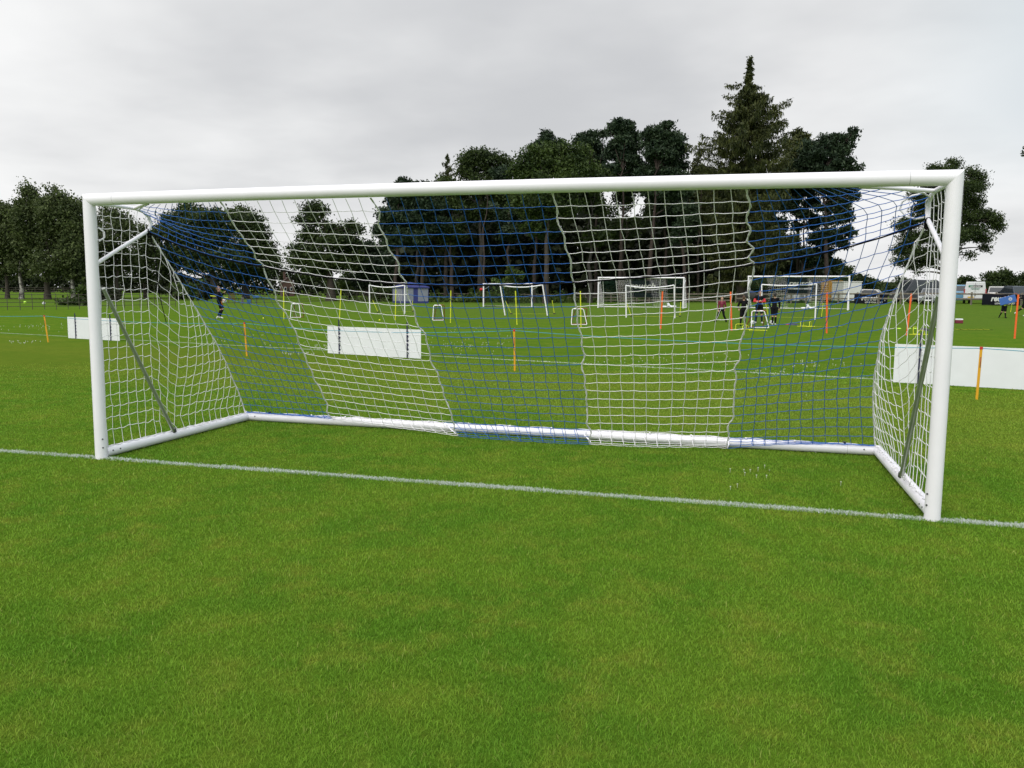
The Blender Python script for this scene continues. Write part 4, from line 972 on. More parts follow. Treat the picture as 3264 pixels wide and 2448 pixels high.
def ball_mat():
    m = mat('football_panels', (.8, .8, .8), .4); t = m.node_tree; v = t.nodes.new('ShaderNodeTexVoronoi'); v.inputs['Scale'].default_value = 9; c = [n for n in t.nodes if n.type == 'TEX_COORD'][0]
    t.links.new(c.outputs['Object'], v.inputs[0]); g = t.nodes.new('ShaderNodeMath'); g.operation = 'LESS_THAN'; g.inputs[1].default_value = .33; t.links.new(v.outputs['Distance'], g.inputs[0])
    mx_ = t.nodes.new('ShaderNodeMixRGB'); t.links.new(g.outputs[0], mx_.inputs[0]); mx_.inputs[1].default_value = (.8, .8, .8, 1); mx_.inputs[2].default_value = (.06, .07, .12, 1); t.links.new(mx_.outputs[0], t.nodes['Principled BSDF'].inputs['Base Color']); return m
M_ball = ball_mat()
for u, v, l in ((2399, 1035, 'white football left of the rightmost rebounder'), (2460, 1034, 'white football right of the rightmost rebounder')):
    p = gp(u, v); ball(l, p+np.array([0, 0, .11]), .115, M_ball, group='white footballs at the rebounder')
for u, v, l in ((840, 1017, 'small yellow ball on the grass right of the running player'), (1210, 1023, 'small yellow ball above the middle white board')):
    p = gp(u, v); ball(l, p+np.array([0, 0, .045]), .05, M_yel, 'practice_ball', 'small yellow balls')
for u, v, l, m in ((140, 971, 'white football on the lawn beyond the iron fence', M_ball), (80, 969, 'yellow ball beyond the iron fence', M_mark), (231, 966, 'small yellow ball near the bush at the left post', M_yel)):
    p = gp(u, v); ball(l, p+np.array([0, 0, .13]), .15, m, 'football' if m is M_ball else 'practice_ball')
# first aid bag
p = gp(3056, 1031); root = thing('kit_bag', 'maroon and white kit bag on the grass right of the right post', 'bag', p, .1)
b = MB(); b.box((0, 0, .10), (.40, .26, .20)); b.build('bag_body', mat('maroon_canvas', (.16, .012, .03), .7), root, bevel=.03)
b = MB(); b.box((0, 0, .235), (.39, .25, .09)); b.build('bag_lid', M_board, root, bevel=.03)
b = MB(); b.tube([(-.12, 0, .28), (-.08, 0, .31), (.08, 0, .31), (.12, 0, .28)], .012, 6); b.build('handle', M_clip, root, True)
# small training goals: white posts, slack white crossbar strap, yellow fibre rear rods
M_gnet = mat('faint_training_net', (.035, .06, .03), .8, .1, 30)
SG = [('leftmost small training goal, left of the blue tent', (1179, 999), (1290, 1000), (1177, 908), (1290, 908), ((1205, 996, 1188, 957), (1316, 993, 1315, 958))),
      ('leaning small training goal in front of the far white goal', (1610, 1005), (1745, 1006), (1594, 908), (1729, 907), ((1630, 1001, 1611, 959), (1767, 1001, 1760, 957))),
      ('small training goal in front of the striped middle goal', (1996, 1012), (2151, 1014), (1995, 909), (2149, 908), ((2012, 1009, 1998, 966), (2167, 1009, 2170, 962))),
      ('small training goal behind the standing people', (2428, 1016), (2598, 1019), (2428, 906), (2603, 904), ((2450, 1011, 2440, 965), (2618, 1013, 2624, 966)))]
for lab, a, c, ta, tcx, rods in SG:
    p, q_ = gp(*a), gp(*c); o = (p+q_)/2; A, B_ = p-o, q_-o; TA, TB = top_of(*ta, p)-o, top_of(*tcx, q_)-o
    root = thing('training_goal', lab, 'training goal', o, group='small training goals with slack crossbars')
    for s, (x, y) in enumerate(((A, TA), (B_, TB))):
        b = MB(); b.tube([x-np.array([0, 0, .02]), y], .043, 10); b.build('post', M_white, root, True)
    b = MB(); b.tube([TA+(TB-TA)*t-np.array([0, 0, (.155 if lab[0] != 's' or 'middle' in lab else .085)*4*t*(1-t)+.02]) for t in np.linspace(0, 1, 14)], .04, 8); b.build('crossbar', M_white, root, True)
    back = np.array([.1, 1.0, 0]); R0 = []
    for (u0, v0, u1, v1) in rods:
        g0 = gp(u0, v0)-o; g1 = top_of(u1, v1, gp(u0, v0))-o; R0.append((g0, g1))
        b = MB(); b.tube([g0, g1], .022, 6); b.build('fibre_rod', M_yel, root, True)
        b = MB(); b.box(g0+np.array([0, 0, .03]), (.16, .12, .08)); b.build('ground_foot', M_clip, root, bevel=.01)
    b = MB(); b.tube([R0[0][0]+np.array([0, 0, .012]), R0[1][0]+np.array([0, 0, .012])], .006, 5); b.build('ground_tape', M_yel, root)
    b = MB()
    for i in range(17):
        t = i/16; b.tube([TA+(TB-TA)*t-np.array([0, 0, .25]), R0[0][1]+(R0[1][1]-R0[0][1])*t, R0[0][0]+(R0[1][0]-R0[0][0])*t], .0035, 3, False)
    for i in range(1, 10):
        t = i/10; b.tube([R0[0][1]+(R0[0][0]-R0[0][1])*t, R0[1][1]+(R0[1][0]-R0[1][1])*t], .0035, 3, False)
    b.build('net', M_gnet, root)

# ------------------------------------------------------------------ far goals with striped nets
M_green = mat('green_net_cord', (.006, .07, .035), .7, .1, 40)
def far_goal(label, a, c, vt, depth, striped, banner_text=None):
    p, q_ = gp(*a), gp(*c); d = q_-p; w = np.linalg.norm(d); h = top_of(*((a[0]+c[0])/2, vt), (p+q_)/2)[2]-p[2]
    root = thing('football_goal', label, 'football goal', p, math.atan2(d[1], d[0])); r = .063
    for x in (0, w):
        b = MB(); b.tube([(x, 0, -.02), (x, 0, h)], r, 12); b.build('post', M_white, root, True)
        b = MB(); b.tube([(x, 0, .06), (x, depth, .06)], .055, 10); b.build('side_ground_bar', M_white if striped else M_alu, root, True)
        b = MB(); b.tube([(x, 0, h-.05), (x, .8, h-.05), (x, .95, h-.2), (x, .8, h-.32), (x, 0, h*.75)], .028, 8); b.build('net_support', M_white if striped else M_alu, root, True)
    b = MB(); b.tube([(-r*.9, 0, h-.01), (w+r*.9, 0, h-.01)], r, 12); b.build('crossbar', M_white, root, True)
    b = MB(); b.tube([(0, depth, .06), (w, depth, .06)], .055 if striped else .035, 10); b.build('rear_ground_bar', M_white if striped else M_alu, root, True)
    cs = .16; NCc = int(w/cs); NU, NL = 7, 13
    def pt(i, r_):
        u = i/NCc; x = u*w
        if r_ <= NU: t = r_/NU; return np.array([x, .05+.85*t, h-.08-(.35+.35*math.sin(math.pi*u))*t])
        t = (r_-NU)/NL; k = np.array([x, .9, h-.43-.35*math.sin(math.pi*u)]); return k+(np.array([x, depth, .08])-k)*t
    for k in range(5):
        i0, i1 = NCc*k//5, NCc*(k+1)//5; b = MB()
        for i in range(i0, i1+1):
            b.tube([pt(i, 0), pt(i, NU), pt(i, NU+NL)], .0055, 3, False)
        for r_ in range(1, NU+NL+1): b.tube([pt(i0, r_), pt(i1, r_)], .0055, 3, False)
        white = striped and k in (1, 3)
        b.build('rear_net_panel', (M_whitenet if white else M_green) if striped else M_gnet, root, label=(('white' if white else 'dark green')+' rear net panel') if striped else None)
    for x in (0, w):
        b = MB()
        for y in np.arange(.1, depth, .16): zt_ = h-.1 if y < .9 else h-.45-(h-.55)*(y-.9)/(depth-.9); b.tube([(x, y, .08), (x, y, zt_)], .0055, 3, False)
        for z in np.arange(.2, h-.1, .16): ye = .9 if z > h-.45 else .9+(h-.45-z)/(h-.55)*(depth-.9); b.tube([(x, .05, z), (x, ye, z)], .0055, 3, False)
        b.build('side_net_panel', M_whitenet if striped else M_gnet, root, label='white side net panel' if striped else None)
    return root, p, d/w, w, h
far_goal('small far white goal with grey net behind the leaning training goal', (1541, 978), (1695, 980), 905, 2.0, False)
FG = [far_goal('far white goal with a green and white striped net, left one of two', (1906, 981), (2177, 983), 885, 2.3, True), far_goal('far white goal with a green and white striped net, right one of two', (2382, 985), (2702, 989), 881, 2.3, True)]
M_ban = mat('black_banner_cloth', (.006, .007, .011), .8, .15, 4, spec=.1)
M_let = mat('white_print', (.70, .70, .68), .6, .04)
M_let2 = mat('grey_print', (.46, .46, .42), .6, .04)
def text(body, size, m, parent, loc, rot, shear=.0, bold=.0, name='lettering', ext=.004, sx=1.0):
    cu = bpy.data.curves.new(name, 'FONT'); cu.body = body; cu.size = size; cu.shear = shear; cu.offset = bold; cu.extrude = ext; cu.align_x = 'CENTER'; cu.align_y = 'CENTER'; cu.resolution_u = 3
    tmp = bpy.data.objects.new(name, cu); COL.objects.link(tmp); dg = bpy.context.evaluated_depsgraph_get(); me = bpy.data.meshes.new_from_object(tmp.evaluated_get(dg)); COL.objects.unlink(tmp); bpy.data.objects.remove(tmp); bpy.data.curves.remove(cu)
    me.name = name; me.materials.clear(); me.materials.append(m); o = bpy.data.objects.new(name, me); COL.objects.link(o); o.parent = parent; o.location = loc; o.rotation_euler = rot; o.scale = (sx, 1, 1); return o
# oval pop-up banners standing behind the two striped goals
for (root, p, d, w, h), lab, (u0, u1, v0, v1) in zip(FG, ('oval black pop-up banner with grey lettering behind the left striped goal', 'oval black pop-up banner with grey lettering behind the right striped goal'), ((1993, 2101, 894, 928), (2488, 2614, 887, 918))):
    dd = dist(p)+5.5; A_, B_ = at(u0, (v0+v1)/2, dd), at(u1, (v0+v1)/2, dd); c0 = (A_+B_)/2; W_ = np.linalg.norm(B_-A_); H_ = (v1-v0)*dd/FPX; g = float(terrain(c0[0], c0[1]))
    r2 = thing('popup_banner', lab, 'banner', (c0[0], c0[1], g), math.atan2((B_-A_)[1], (B_-A_)[0])); zc_ = c0[2]-g
    b = MB(); pol = [(W_/2*np.sign(math.cos(t))*abs(math.cos(t))**.8, zc_+H_/2*np.sign(math.sin(t))*abs(math.sin(t))**.6) for t in np.linspace(0, 2*math.pi, 40)[:-1]]
    b.prism(pol, 0, .05); b.build('banner_face', M_ban, r2)
    for s in (-.33, .33): b = MB(); b.tube([(s*W_, .06, -.03), (s*W_*.9, .06, zc_)], .03, 6); b.build('leg', M_clip, r2, True)
    text('reusch', H_*.72, M_let2, r2, (0, -.006, zc_-.02*H_), (math.pi/2, 0, 0), .25, .012*H_, sx=1.25)
    b = MB(); b.box((.1, .0, zc_-H_*.86), (W_*.95, .05, H_*.42)); b.build('lower_banner', M_ban, r2, bevel=.02)
# club banners on the fence
def banner(label, u0, u1, v0, v1):
    a, c = gp(u0, v1+1), gp(u1, v1+1); d = c-a; w = np.linalg.norm(d); h = top_of((u0+u1)/2, v0, (a+c)/2)[2]-(a+c)[2]/2
    f = np.array([math.sin(YAW), math.cos(YAW), 0])*-.35; root = thing('fence_banner', label, 'banner', a+f, math.atan2(d[1], d[0]), group='black banners on the timber fence')
    b = MB(); n = 24; vs = []; 
    for i in range(n+1):
        for z in (.05, h): vs.append((w*i/n, .02*math.sin(i*.9)+.01*math.sin(i*2.3)*(z > .1), z+.015*math.sin(i*.5)))
    vs2 = [(x, y+.012, z) for x, y, z in vs]; k = len(vs)
    b.add(vs+vs2, [(2*i, 2*i+2, 2*i+3, 2*i+1) for i in range(n)]+[(k+2*i+1, k+2*i+3, k+2*i+2, k+2*i) for i in range(n)]+[(2*i+1, 2*i+3, k+2*i+3, k+2*i+1) for i in range(n)])
    b.build('cloth', M_ban, root, True)
    text('reusch', h*.66, M_let, root, (w*.47, -.04, h*.60), (math.pi/2, 0, 0), .22, .022, sx=w/(h*2.95)*.84)
    text('LOVE YOUR SPORT', h*.205, M_let, root, (w*.60, -.04, h*.19), (math.pi/2, 0, 0), 0, .004, name='tagline', sx=w/(h*3.4)*1.02)
    text('®', h*.16, M_let, root, (w*.92, -.04, h*.40), (math.pi/2, 0, 0), 0, .003, name='trade_mark')
banner('black banner with white lettering right of the far right goal', 2717, 2823, 937, 968)
banner('black banner with white lettering in front of the silver hatchback', 3122, 3243, 937, 973)
# heap of white kit hanging on the rear bars of the two striped goals
for (root, p, d, w, h), t, lab in ((FG[0], .85, 'white bundle of spare net on the left striped goal'), (FG[1], .62, 'white bundle of spare net on the right striped goal')):
    rr = random.Random(4); b = MB(); nn = np.array([-d[1], d[0], 0])*.1
    for i in range(9): b.ell((rr.uniform(-.55, .55), rr.uniform(-.12, .12), .10+rr.random()*.10), (.2, .14, .09), 10, 7)
    b.ell((0, 0, .27), (.13, .12, .16), 10, 7); b.ell((-.05, 0, .4), (.12, .1, .08), 10, 7)
    o = b.build('net_bundle', M_board, None, True); o.location = p+d*w*t-nn*6; rm = o.modifiers.new('remesh', 'REMESH'); rm.mode = 'VOXEL'; rm.voxel_size = .03; rm.use_smooth_shade = True; tag(o, lab, 'net bundle')

# ------------------------------------------------------------------ buildings, tent, bins, bench
def box_part(name, c, d, m, parent, rz=0, bev=.01): b = MB(); b.box(c, d, rz); return b.build(name, m, parent, bevel=bev)
M_tent = mat('blue_tent_cloth', (.028, .036, .17), .7, .1, 2); M_mesh = mat('grey_tent_mesh', (.23, .24, .29), .8, .1, 2)
def tent():
    a, c = gp(1268, 966), gp(1348, 966); o = (a+c)/2; d = c-a; w = np.linalg.norm(d)
    H = top_of(1305, 899, o)[2]-o[2]; he = top_of(1305, 914, o)[2]-o[2]
    root = thing('gazebo_tent', 'blue pop-up gazebo tent with grey mesh side walls', 'tent', o, math.atan2(d[1], d[0])); h = w/2
    b = MB(); n = 8; b.add([(-h-.12, -h-.12, he), (h+.12, -h-.12, he), (h+.12, h+.12, he), (-h-.12, h+.12, he), (.0, 0, H), (-h*.35, -h*.35, he+(H-he)*.72), (h*.35, -h*.35, he+(H-he)*.72), (h*.35, h*.35, he+(H-he)*.72), (-h*.35, h*.35, he+(H-he)*.72)],
          [(0, 1, 6, 5), (1, 2, 7, 6), (2, 3, 8, 7), (3, 0, 5, 8), (5, 6, 4), (6, 7, 4), (7, 8, 4), (8, 5, 4)]); b.build('roof', M_tent, root)
    for s in range(4):
        q = MB(); x0, y0 = ((-h-.12, -h-.12), (h+.12, -h-.12), (h+.12, h+.12), (-h-.12, h+.12))[s]; x1, y1 = ((h+.12, -h-.12), (h+.12, h+.12), (-h-.12, h+.12), (-h-.12, -h-.12))[s]
        q.quad((x0, y0, he+.002), (x1, y1, he+.002), (x1, y1, he-.16), (x0, y0, he-.16)); q.build('valance', M_tent, root)
    for x in (-h, h):
        for y in (-h, h): b = MB(); b.tube([(x, y, -.02), (x, y, he)], .03, 6); b.build('leg', M_tent, root)
    for (x0, x1, y0, y1) in ((-h, -h*.18, -h, -h), (h*.18, h, -h, -h), (-h, -h, -h, h), (h, h, -h, h), (-h, h, h, h)):
        b = MB(); b.quad((x0, y0, .24), (x1, y1, .24), (x1, y1, he-.15), (x0, y0, he-.15)); b.build('mesh_wall', M_mesh, root)
        b = MB(); b.quad((x0, y0-.004, .0), (x1, y1-.004, .0), (x1, y1-.004, .24), (x0, y0-.004, .24)); b.build('skirt', M_tent, root)
    b = MB(); b.quad((-h*.18, -h+.01, 0), (h*.18, -h+.01, 0), (h*.18, -h+.01, he-.15), (-h*.18, -h+.01, he-.15)); b.build('door_flap', M_tent, root)
tent()
def house(label, u0, u1, D, vr, ve, m, roof_m, chim=True, rz=.2, cat='house', name='brick_house'):
    a, c = gd(u0, D), gd(u1, D); o = (a+c)/2; w = np.linalg.norm(c-a); H = at((u0+u1)/2, vr, D)[2]-o[2]; he = at((u0+u1)/2, ve, D)[2]-o[2]
    root = thing(name, label, cat, o, facing(o)+rz); dp = w*.8
    b = MB(); b.box((0, 0, he/2-.1), (w, dp, he+.2)); b.prism([(-w/2, he), (w/2, he), (0, H-.05)], -dp/2, dp/2); b.build('wall', m, root)
    for s in (-1, 1):
        q = MB(); q.add([(s*w*.56, -dp*.55, he-.25), (s*w*.56, dp*.55, he-.25), (0, dp*.55, H), (0, -dp*.55, H), (s*w*.56, -dp*.55, he-.1), (s*w*.56, dp*.55, he-.1), (0, dp*.55, H+.15), (0, -dp*.55, H+.15)], [(0, 1, 2, 3), (4, 7, 6, 5), (0, 3, 7, 4), (0, 4, 5, 1), (1, 5, 6, 2)])
        rf = q.build('roof', roof_m, root)
    if chim: b = MB(); b.box((-w*.22, 0, H+.4), (w*.16, w*.16, H*.35)); b.box((-w*.22, 0, H+.4+H*.19), (w*.19, w*.19, .15)); b.build('chimney', m, rf)
    for s in (-.24, .24):
        f = box_part('window', (s*w, -dp/2-.02, he*.55), (w*.18, .06, he*.28), M_white, root); box_part('pane', (s*w, -dp/2-.055, he*.55), (w*.15, .02, he*.23), M_glass, f)
    f = box_part('door', (0, -dp/2-.02, he*.3), (w*.12, .06, he*.6), M_clip, root)
M_glass = mat('dark_glass', (.02, .025, .03), .08, .1, spec=.8); M_brick = mat('red_brick', (.085, .045, .036), .9, .25, 3); M_tile = mat('brown_roof_tiles', (.075, .05, .042), .9, .3, 3)
house('brick house with a tall chimney far behind the white net panel', 897, 935, 155, 886, 902, M_brick, M_tile)
house('red-brown gable far behind the blue car', 3042, 3072, 140, 893, 912, M_brick, mat('ochre_tiles', (.24, .10, .05), .9, .3, 3), False, .5, 'building', 'farm_building')
M_ochre = mat('ochre_timber', (.40, .21, .035), .8, .25, 1.4); M_cab = mat('pale_grey_cabin', (.40, .41, .42), .6, .06, 1); M_wbox = mat('white_box_panel', (.62, .62, .60), .5, .04, 1)
def cabin(label, u0, u1, v0, D, m, cat, name, wins=(), ribs=0, depth=2.4):
    a, c = gd(u0, D), gd(u1, D); o = (a+c)/2; w = np.linalg.norm(c-a); h = at((u0+u1)/2, v0, D)[2]-o[2]; root = thing(name, label, cat, o, math.atan2((c-a)[1], (c-a)[0]))
    box_part('wall', (0, depth/2, h/2+.12), (w, depth, h-.24), m, root, bev=.03); box_part('roof', (0, depth/2, h-.03), (w+.12, depth+.12, .08), m, root, bev=.02); box_part('base_frame', (0, depth/2, .07), (w*.94, depth*.94, .14), M_clip, root)
    for i in range(ribs): box_part('rib', (-w/2+w*(i+.5)/ribs, -.016, h/2+.1), (.05, .03, h-.3), m, root, bev=.005)
    for x, z in wins: f = box_part('window', (x*w, -.02, z*h), (w*.16, .05, h*.16), M_clip, root); box_part('pane', (x*w, -.05, z*h), (w*.13, .02, h*.12), M_glass, f)
    return root
cabin('white box trailer parked behind the fence', 2688, 2746, 897, 88, M_wbox, 'trailer', 'box_trailer', (), 0, 3.2)
cabin('ochre timber shed seen through the right striped goal', 2642, 2684, 895, 92, M_ochre, 'shed', 'timber_shed', (), 6)
cabin('narrow grey cabin behind the right striped goal', 2530, 2549, 906, 90, M_cab, 'cabin', 'site_cabin')
cabin('pale grey cabin with small dark windows behind the right striped goal', 2563, 2588, 909, 92, M_cab, 'cabin', 'site_cabin', ((.1, .72), (-.12, .5), (.32, .5)))
def bench():
    a, c = gp(728, 966), gp(750, 966); o = (a+c)/2; d = c-a; w = np.linalg.norm(d); root = thing('park_bench', 'brown slatted bench behind the running player', 'bench', o, math.atan2(d[1], d[0]))
    for i in range(9): box_part('slat', (-w/2+w*(i+.5)/9, .22, .68), (w/16, .04, .62), M_bench, root, bev=.004)
    box_part('seat', (0, 0, .45), (w, .45, .05), M_bench, root); box_part('top_rail', (0, .22, 1.0), (w, .06, .08), M_bench, root)
    for x in (-.46, .46):
        for y in (-.18, .2): box_part('leg', (x*w, y, .21), (.07, .07, .46), M_bench, root)
M_bench = mat('brown_teak', (.10, .045, .025), .8, .3, 5); bench()
M_bin = mat('blue_bin_plastic', (.03, .12, .28), .5, .1); M_gbin = mat('grey_green_bin', (.12, .13, .12), .6, .15)
def bin_(label, u0, u1, v0, v1, m):
    a, c = gp(u0, v1), gp(u1, v1); o = (a+c)/2; w = np.linalg.norm(c-a); h = top_of((u0+u1)/2, v0, o)[2]-o[2]; root = thing('litter_bin', label, 'bin', o, facing(o))
    b = MB(); b.add([(x*w*.44*(1 if z == 0 else 1.12), y*w*.38*(1 if z == 0 else 1.12), z*h*.86) for z in (0, 1) for x, y in ((-1, -1), (1, -1), (1, 1), (-1, 1))], [(0, 3, 2, 1), (4, 5, 6, 7), (0, 1, 5, 4), (1, 2, 6, 5), (2, 3, 7, 6), (3, 0, 4, 7)]); b.build('bin_body', m, root, bevel=.03)
    box_part('lid', (0, 0, h*.93), (w*1.06, w*.92, h*.12), m, root, bev=.03)
bin_('blue litter bin left of the iron fence', 787, 800, 955, 968, M_bin); bin_('grey litter bin next to the blue one', 768, 778, 948, 968, M_gbin)
def sign():
    p = gp(810, 967); root = thing('post_box', 'small blue box on two posts beside the blue bin', 'box on posts', p, facing(p)); h = top_of(810, 942, p)[2]-p[2]
    for x in (-.28, .28): b = MB(); b.tube([(x, 0, -.02), (x, 0, h*.95)], .05, 6); b.build('post', M_iron, root)
    box_part('blue_box', (.22, -.02, h*.84), (.62, .3, h*.3), M_bin, root, bev=.04)
sign()
# ------------------------------------------------------------------ vehicles
M_tyre = mat('tyre', (.015, .015, .016), .85, .2); M_hub = mat('alloy', (.4, .41, .42), .4, .1, metal=.6); M_lamp = mat('red_lamp', (.34, .01, .02), .25, .1, spec=.7); M_head = mat('clear_lamp', (.6, .62, .64), .15, .05, spec=.8); M_plate = mat('yellow_plate', (.65, .42, .03), .5, .05)
def vehicle(name, label, cat, o, rz, prof, roof, W, paint, back='rear', wheel=.32, wx=(.18, .80)):
    """prof: side outline (x along length from rear to front, z); roof: glasshouse outline; W width. Local -Y... the rear faces local -Y."""
    root = thing(name, label, cat, o, rz)
    def shell(pr, w0, w1, nm, m, z0, z1, bev=.05):
        n = len(pr); vs = []
        for s in (-1, 1):
            for x, z in pr: f = np.clip((z-z0)/(z1-z0+1e-6), 0, 1); vs.append((s*(w0+(w1-w0)*f)/2, x, z))
        fs = [tuple(range(n-1, -1, -1)), tuple(range(n, 2*n))]+[(i, (i+1) % n, n+(i+1) % n, n+i) for i in range(n)]
        b = MB(); b.add(vs, fs); return b.build(nm, m, root, bevel=bev)
    zb = max(z for x, z in prof); zr = max(z for x, z in roof)
    shell(prof, W, W*.96, 'body', paint, .2, zb, .07); g = shell(roof, W*.95, W*.80, 'cabin', paint, min(z for x, z in roof), zr, .06)
    L_ = max(x for x, z in prof)
    for f in wx:
        for s in (-1, 1):
            b = MB(); y = f*L_; b.tube([(s*(W/2-.20), y, wheel), (s*(W/2-.01), y, wheel)], wheel, 18); wq = b.build('wheel', M_tyre, root, bevel=.02)
            b = MB(); b.tube([(s*(W/2-.012), y, wheel), (s*(W/2+.004), y, wheel)], wheel*.6, 14); b.build('rim', M_hub, wq)
    # glass: rear and front screens, side windows, lying just proud of the cabin
    r = roof; zl = min(z for x, z in r)
    def wfrac(z): return (W*.95+(W*.80-W*.95)*np.clip((z-zl)/(zr-zl), 0, 1))/2
    def pane(nm, A, B):
        (x0, z0), (x1, z1) = A, B; d = np.array([0, x1-x0, z1-z0]); n_ = np.array([0, -(z1-z0), (x1-x0)]); n_ = n_/np.linalg.norm(n_)
        if n_[1]*(x0-L_/2) < 0: n_ = -n_
        p = [np.array([s*wfrac(z)*.86, x, z]) for (x, z), s in (((x0+(x1-x0)*.14, z0+(z1-z0)*.14), -1), ((x0+(x1-x0)*.14, z0+(z1-z0)*.14), 1), ((x0+(x1-x0)*.86, z0+(z1-z0)*.86), 1), ((x0+(x1-x0)*.86, z0+(z1-z0)*.86), -1))]
        b = MB(); b.add([q+n_*.006 for q in p]+[q-n_*.02 for q in p], [(0, 1, 2, 3), (7, 6, 5, 4)]+[(i, i+4, (i+1) % 4+4, (i+1) % 4) for i in range(4)]); b.build(nm, M_glass, g)
    if 'norear' not in back: pane('rear_window', r[0], r[1])
    pane('windscreen', r[-1], r[-2])
    for s in (-1, 1):
        pts = [np.array([(x-np.mean([q[0] for q in r]))*.82+np.mean([q[0] for q in r]), (z-(zl+zr)/2)*.66+(zl+zr)/2]) for x, z in r]
        v = [(s*(wfrac(z)+.008), x, z) for x, z in pts]; b = MB(); b.add(v, [tuple(range(len(v)))]); b.build('side_window', M_glass, g)
        b = MB(); b.ell((s*(W/2+.10), np.interp(.78, [0, 1], [r[0][0], r[-1][0]])+.2, zl+.12), (.10, .07, .09), 10, 7); b.build('wing_mirror', M_clip, root)
    return root
def van_prof(H, L): return [(0, .35), (0, H*.52), (L, H*.45), (L+.05, .35)], [(0, H*.50), (.06, H), (L*.72, H), (L*.95, H*.46)]
def car_prof(H, L, boot=.0): return [(0, .3), (.02, H*.62), (L*.75, H*.60), (L, H*.48), (L+.02, .28)], [(.05+boot, H*.60), (.55+boot, H*.98), (L*.52, H), (L*.74, H*.59)]
def place(u, D): p = gd(u, D); return p, facing(p)
# white van, rear doors towards the field
p, rz = place(3108, 80); wv = (3142-3076)*80/FPX; hv = at(3108, 898, 80)[2]-p[2]
M_vw = mat('white_van_paint', (.62, .63, .64), .35, .03, 1, coat=.3)
pr, rf = van_prof(hv, 4.9); rf = [(0, hv*.50), (.05, hv), (3.6, hv), (4.7, hv*.46)]
van = vehicle('white_van', 'white panel van parked rear-on behind the timber fence', 'van', p, rz, pr, rf, wv, M_vw, 'norear', .36)
for s in (-1, 1):
    b = MB(); b.box((s*wv*.455, -.015, hv*.55), (wv*.055, .06, hv*.24)); b.build('tail_light', M_lamp, van, bevel=.01)
b = MB(); b.box((0, -.09, hv*.22), (wv*.98, .2, hv*.09)); b.build('rear_bumper', mat('grey_bumper', (.22, .22, .23), .6, .1), van, bevel=.03)
b = MB(); b.box((-wv*.17, -.02, hv*.30), (.52, .03, .12)); b.build('number_plate', M_plate, van)
b = MB(); b.box((0, -.012, hv*.60), (.018, .02, hv*.72)); b.build('door_gap', M_clip, van)
b = MB(); b.ell((0.02, -.04, hv*.42), (.06, .03, .11), 10, 7); b.build('door_handle', M_clip, van)
b = MB(); b.box((-.19*wv+.0, -.0235, hv*.80), (wv*.20, .012, hv*.078)); b.build('green_sign_panel', mat('sign_green', (.02, .20, .10), .5, .05), van)
b = MB(); b.box((.08*wv, -.0215, hv*.80), (wv*.44, .012, hv*.078)); b.build('black_sign_panel', M_clip, van)
text('enterprise', hv*.085, M_let, van, (-.0*wv, -.036, hv*.797), (math.pi/2, 0, 0), 0, .003, sx=wv*.5/(hv*.085*4.6))
for k, wd in ((.665, .40), (.635, .34)):
    b = MB(); b.box((0, -.02, hv*(k+.03)), (wv*wd, .012, hv*.012)); b.build('green_text_line', mat('sign_green', (.02, .20, .10), .5, .05), van)
# silver hatchback, rear on
p, rz = place(3178, 82); w = (3206-3150)*82/FPX; h = at(3178, 912, 82)[2]-p[2]; pr, rf = car_prof(h, 4.0)
M_sil = mat('silver_paint', (.46, .45, .43), .35, .04, 1, metal=.2, coat=.3)
car = vehicle('silver_hatchback', 'silver hatchback parked rear-on right of the white van', 'car', p, rz, pr, rf, w, M_sil)
for s in (-1, 1): b = MB(); b.box((s*w*.40, -.02, h*.55), (w*.17, .08, h*.10)); b.build('tail_light', M_lamp, car, bevel=.02)
b = MB(); b.box((0, -.08, h*.28), (w*.97, .2, h*.16)); b.build('rear_bumper', M_sil, car, bevel=.05)
b = MB(); b.box((0, -.02, h*.47), (.5, .03, .11)); b.build('number_plate', M_plate, car)
# blue car left of the van
p, rz = place(3064, 83); h = at(3064, 907, 83)[2]-p[2]; pr, rf = car_prof(h, 4.0); M_blu = mat('light_blue_paint', (.10, .27, .42), .35, .04, 1, coat=.3)
car = vehicle('blue_car', 'light blue car mostly hidden left of the white van', 'car', p, rz, pr, rf, 1.75, M_blu)
for s in (-1, 1): b = MB(); b.box((s*.72, -.02, h*.62), (.2, .08, h*.22)); b.build('tail_light', M_lamp, car, bevel=.02)
# dark van facing the field, grey car in front of it
p, rz = place(2972, 84); h = at(2972, 893, 84)[2]-p[2]; M_dv = mat('dark_van_paint', (.035, .038, .045), .3, .1, 1, coat=.3); pr, rf = van_prof(h, 4.7)
v2 = vehicle('dark_van', 'dark grey van parked at an angle behind the right side net', 'van', p, rz+math.pi-.75, pr, rf, 1.95, M_dv, 'norear', .34)
for s in (-1, 1): b = MB(); b.box((s*.7, 4.72, h*.38), (.3, .08, .2)); b.build('headlight', M_head, v2, bevel=.02)
p, rz = place(2975, 79); h = at(2975, 919, 79)[2]-p[2]; M_gr = mat('grey_paint', (.16, .17, .18), .3, .05, 1, coat=.3); pr, rf = car_prof(h, 4.1)
c3 = vehicle('grey_car', 'grey car facing the field in front of the dark van', 'car', p, rz+math.pi-.1, pr, rf, 1.75, M_gr)
for s in (-1, 1): b = MB(); b.box((s*.66, 4.08, h*.42), (.32, .1, .13)); b.build('headlight', M_head, c3, bevel=.02)
b = MB(); b.box((0, 4.11, h*.36), (.7, .04, .13)); b.build('grille', M_clip, c3)
b = MB(); b.box((0, 4.125, h*.24), (.5, .03, .11)); b.build('number_plate', M_white, c3)
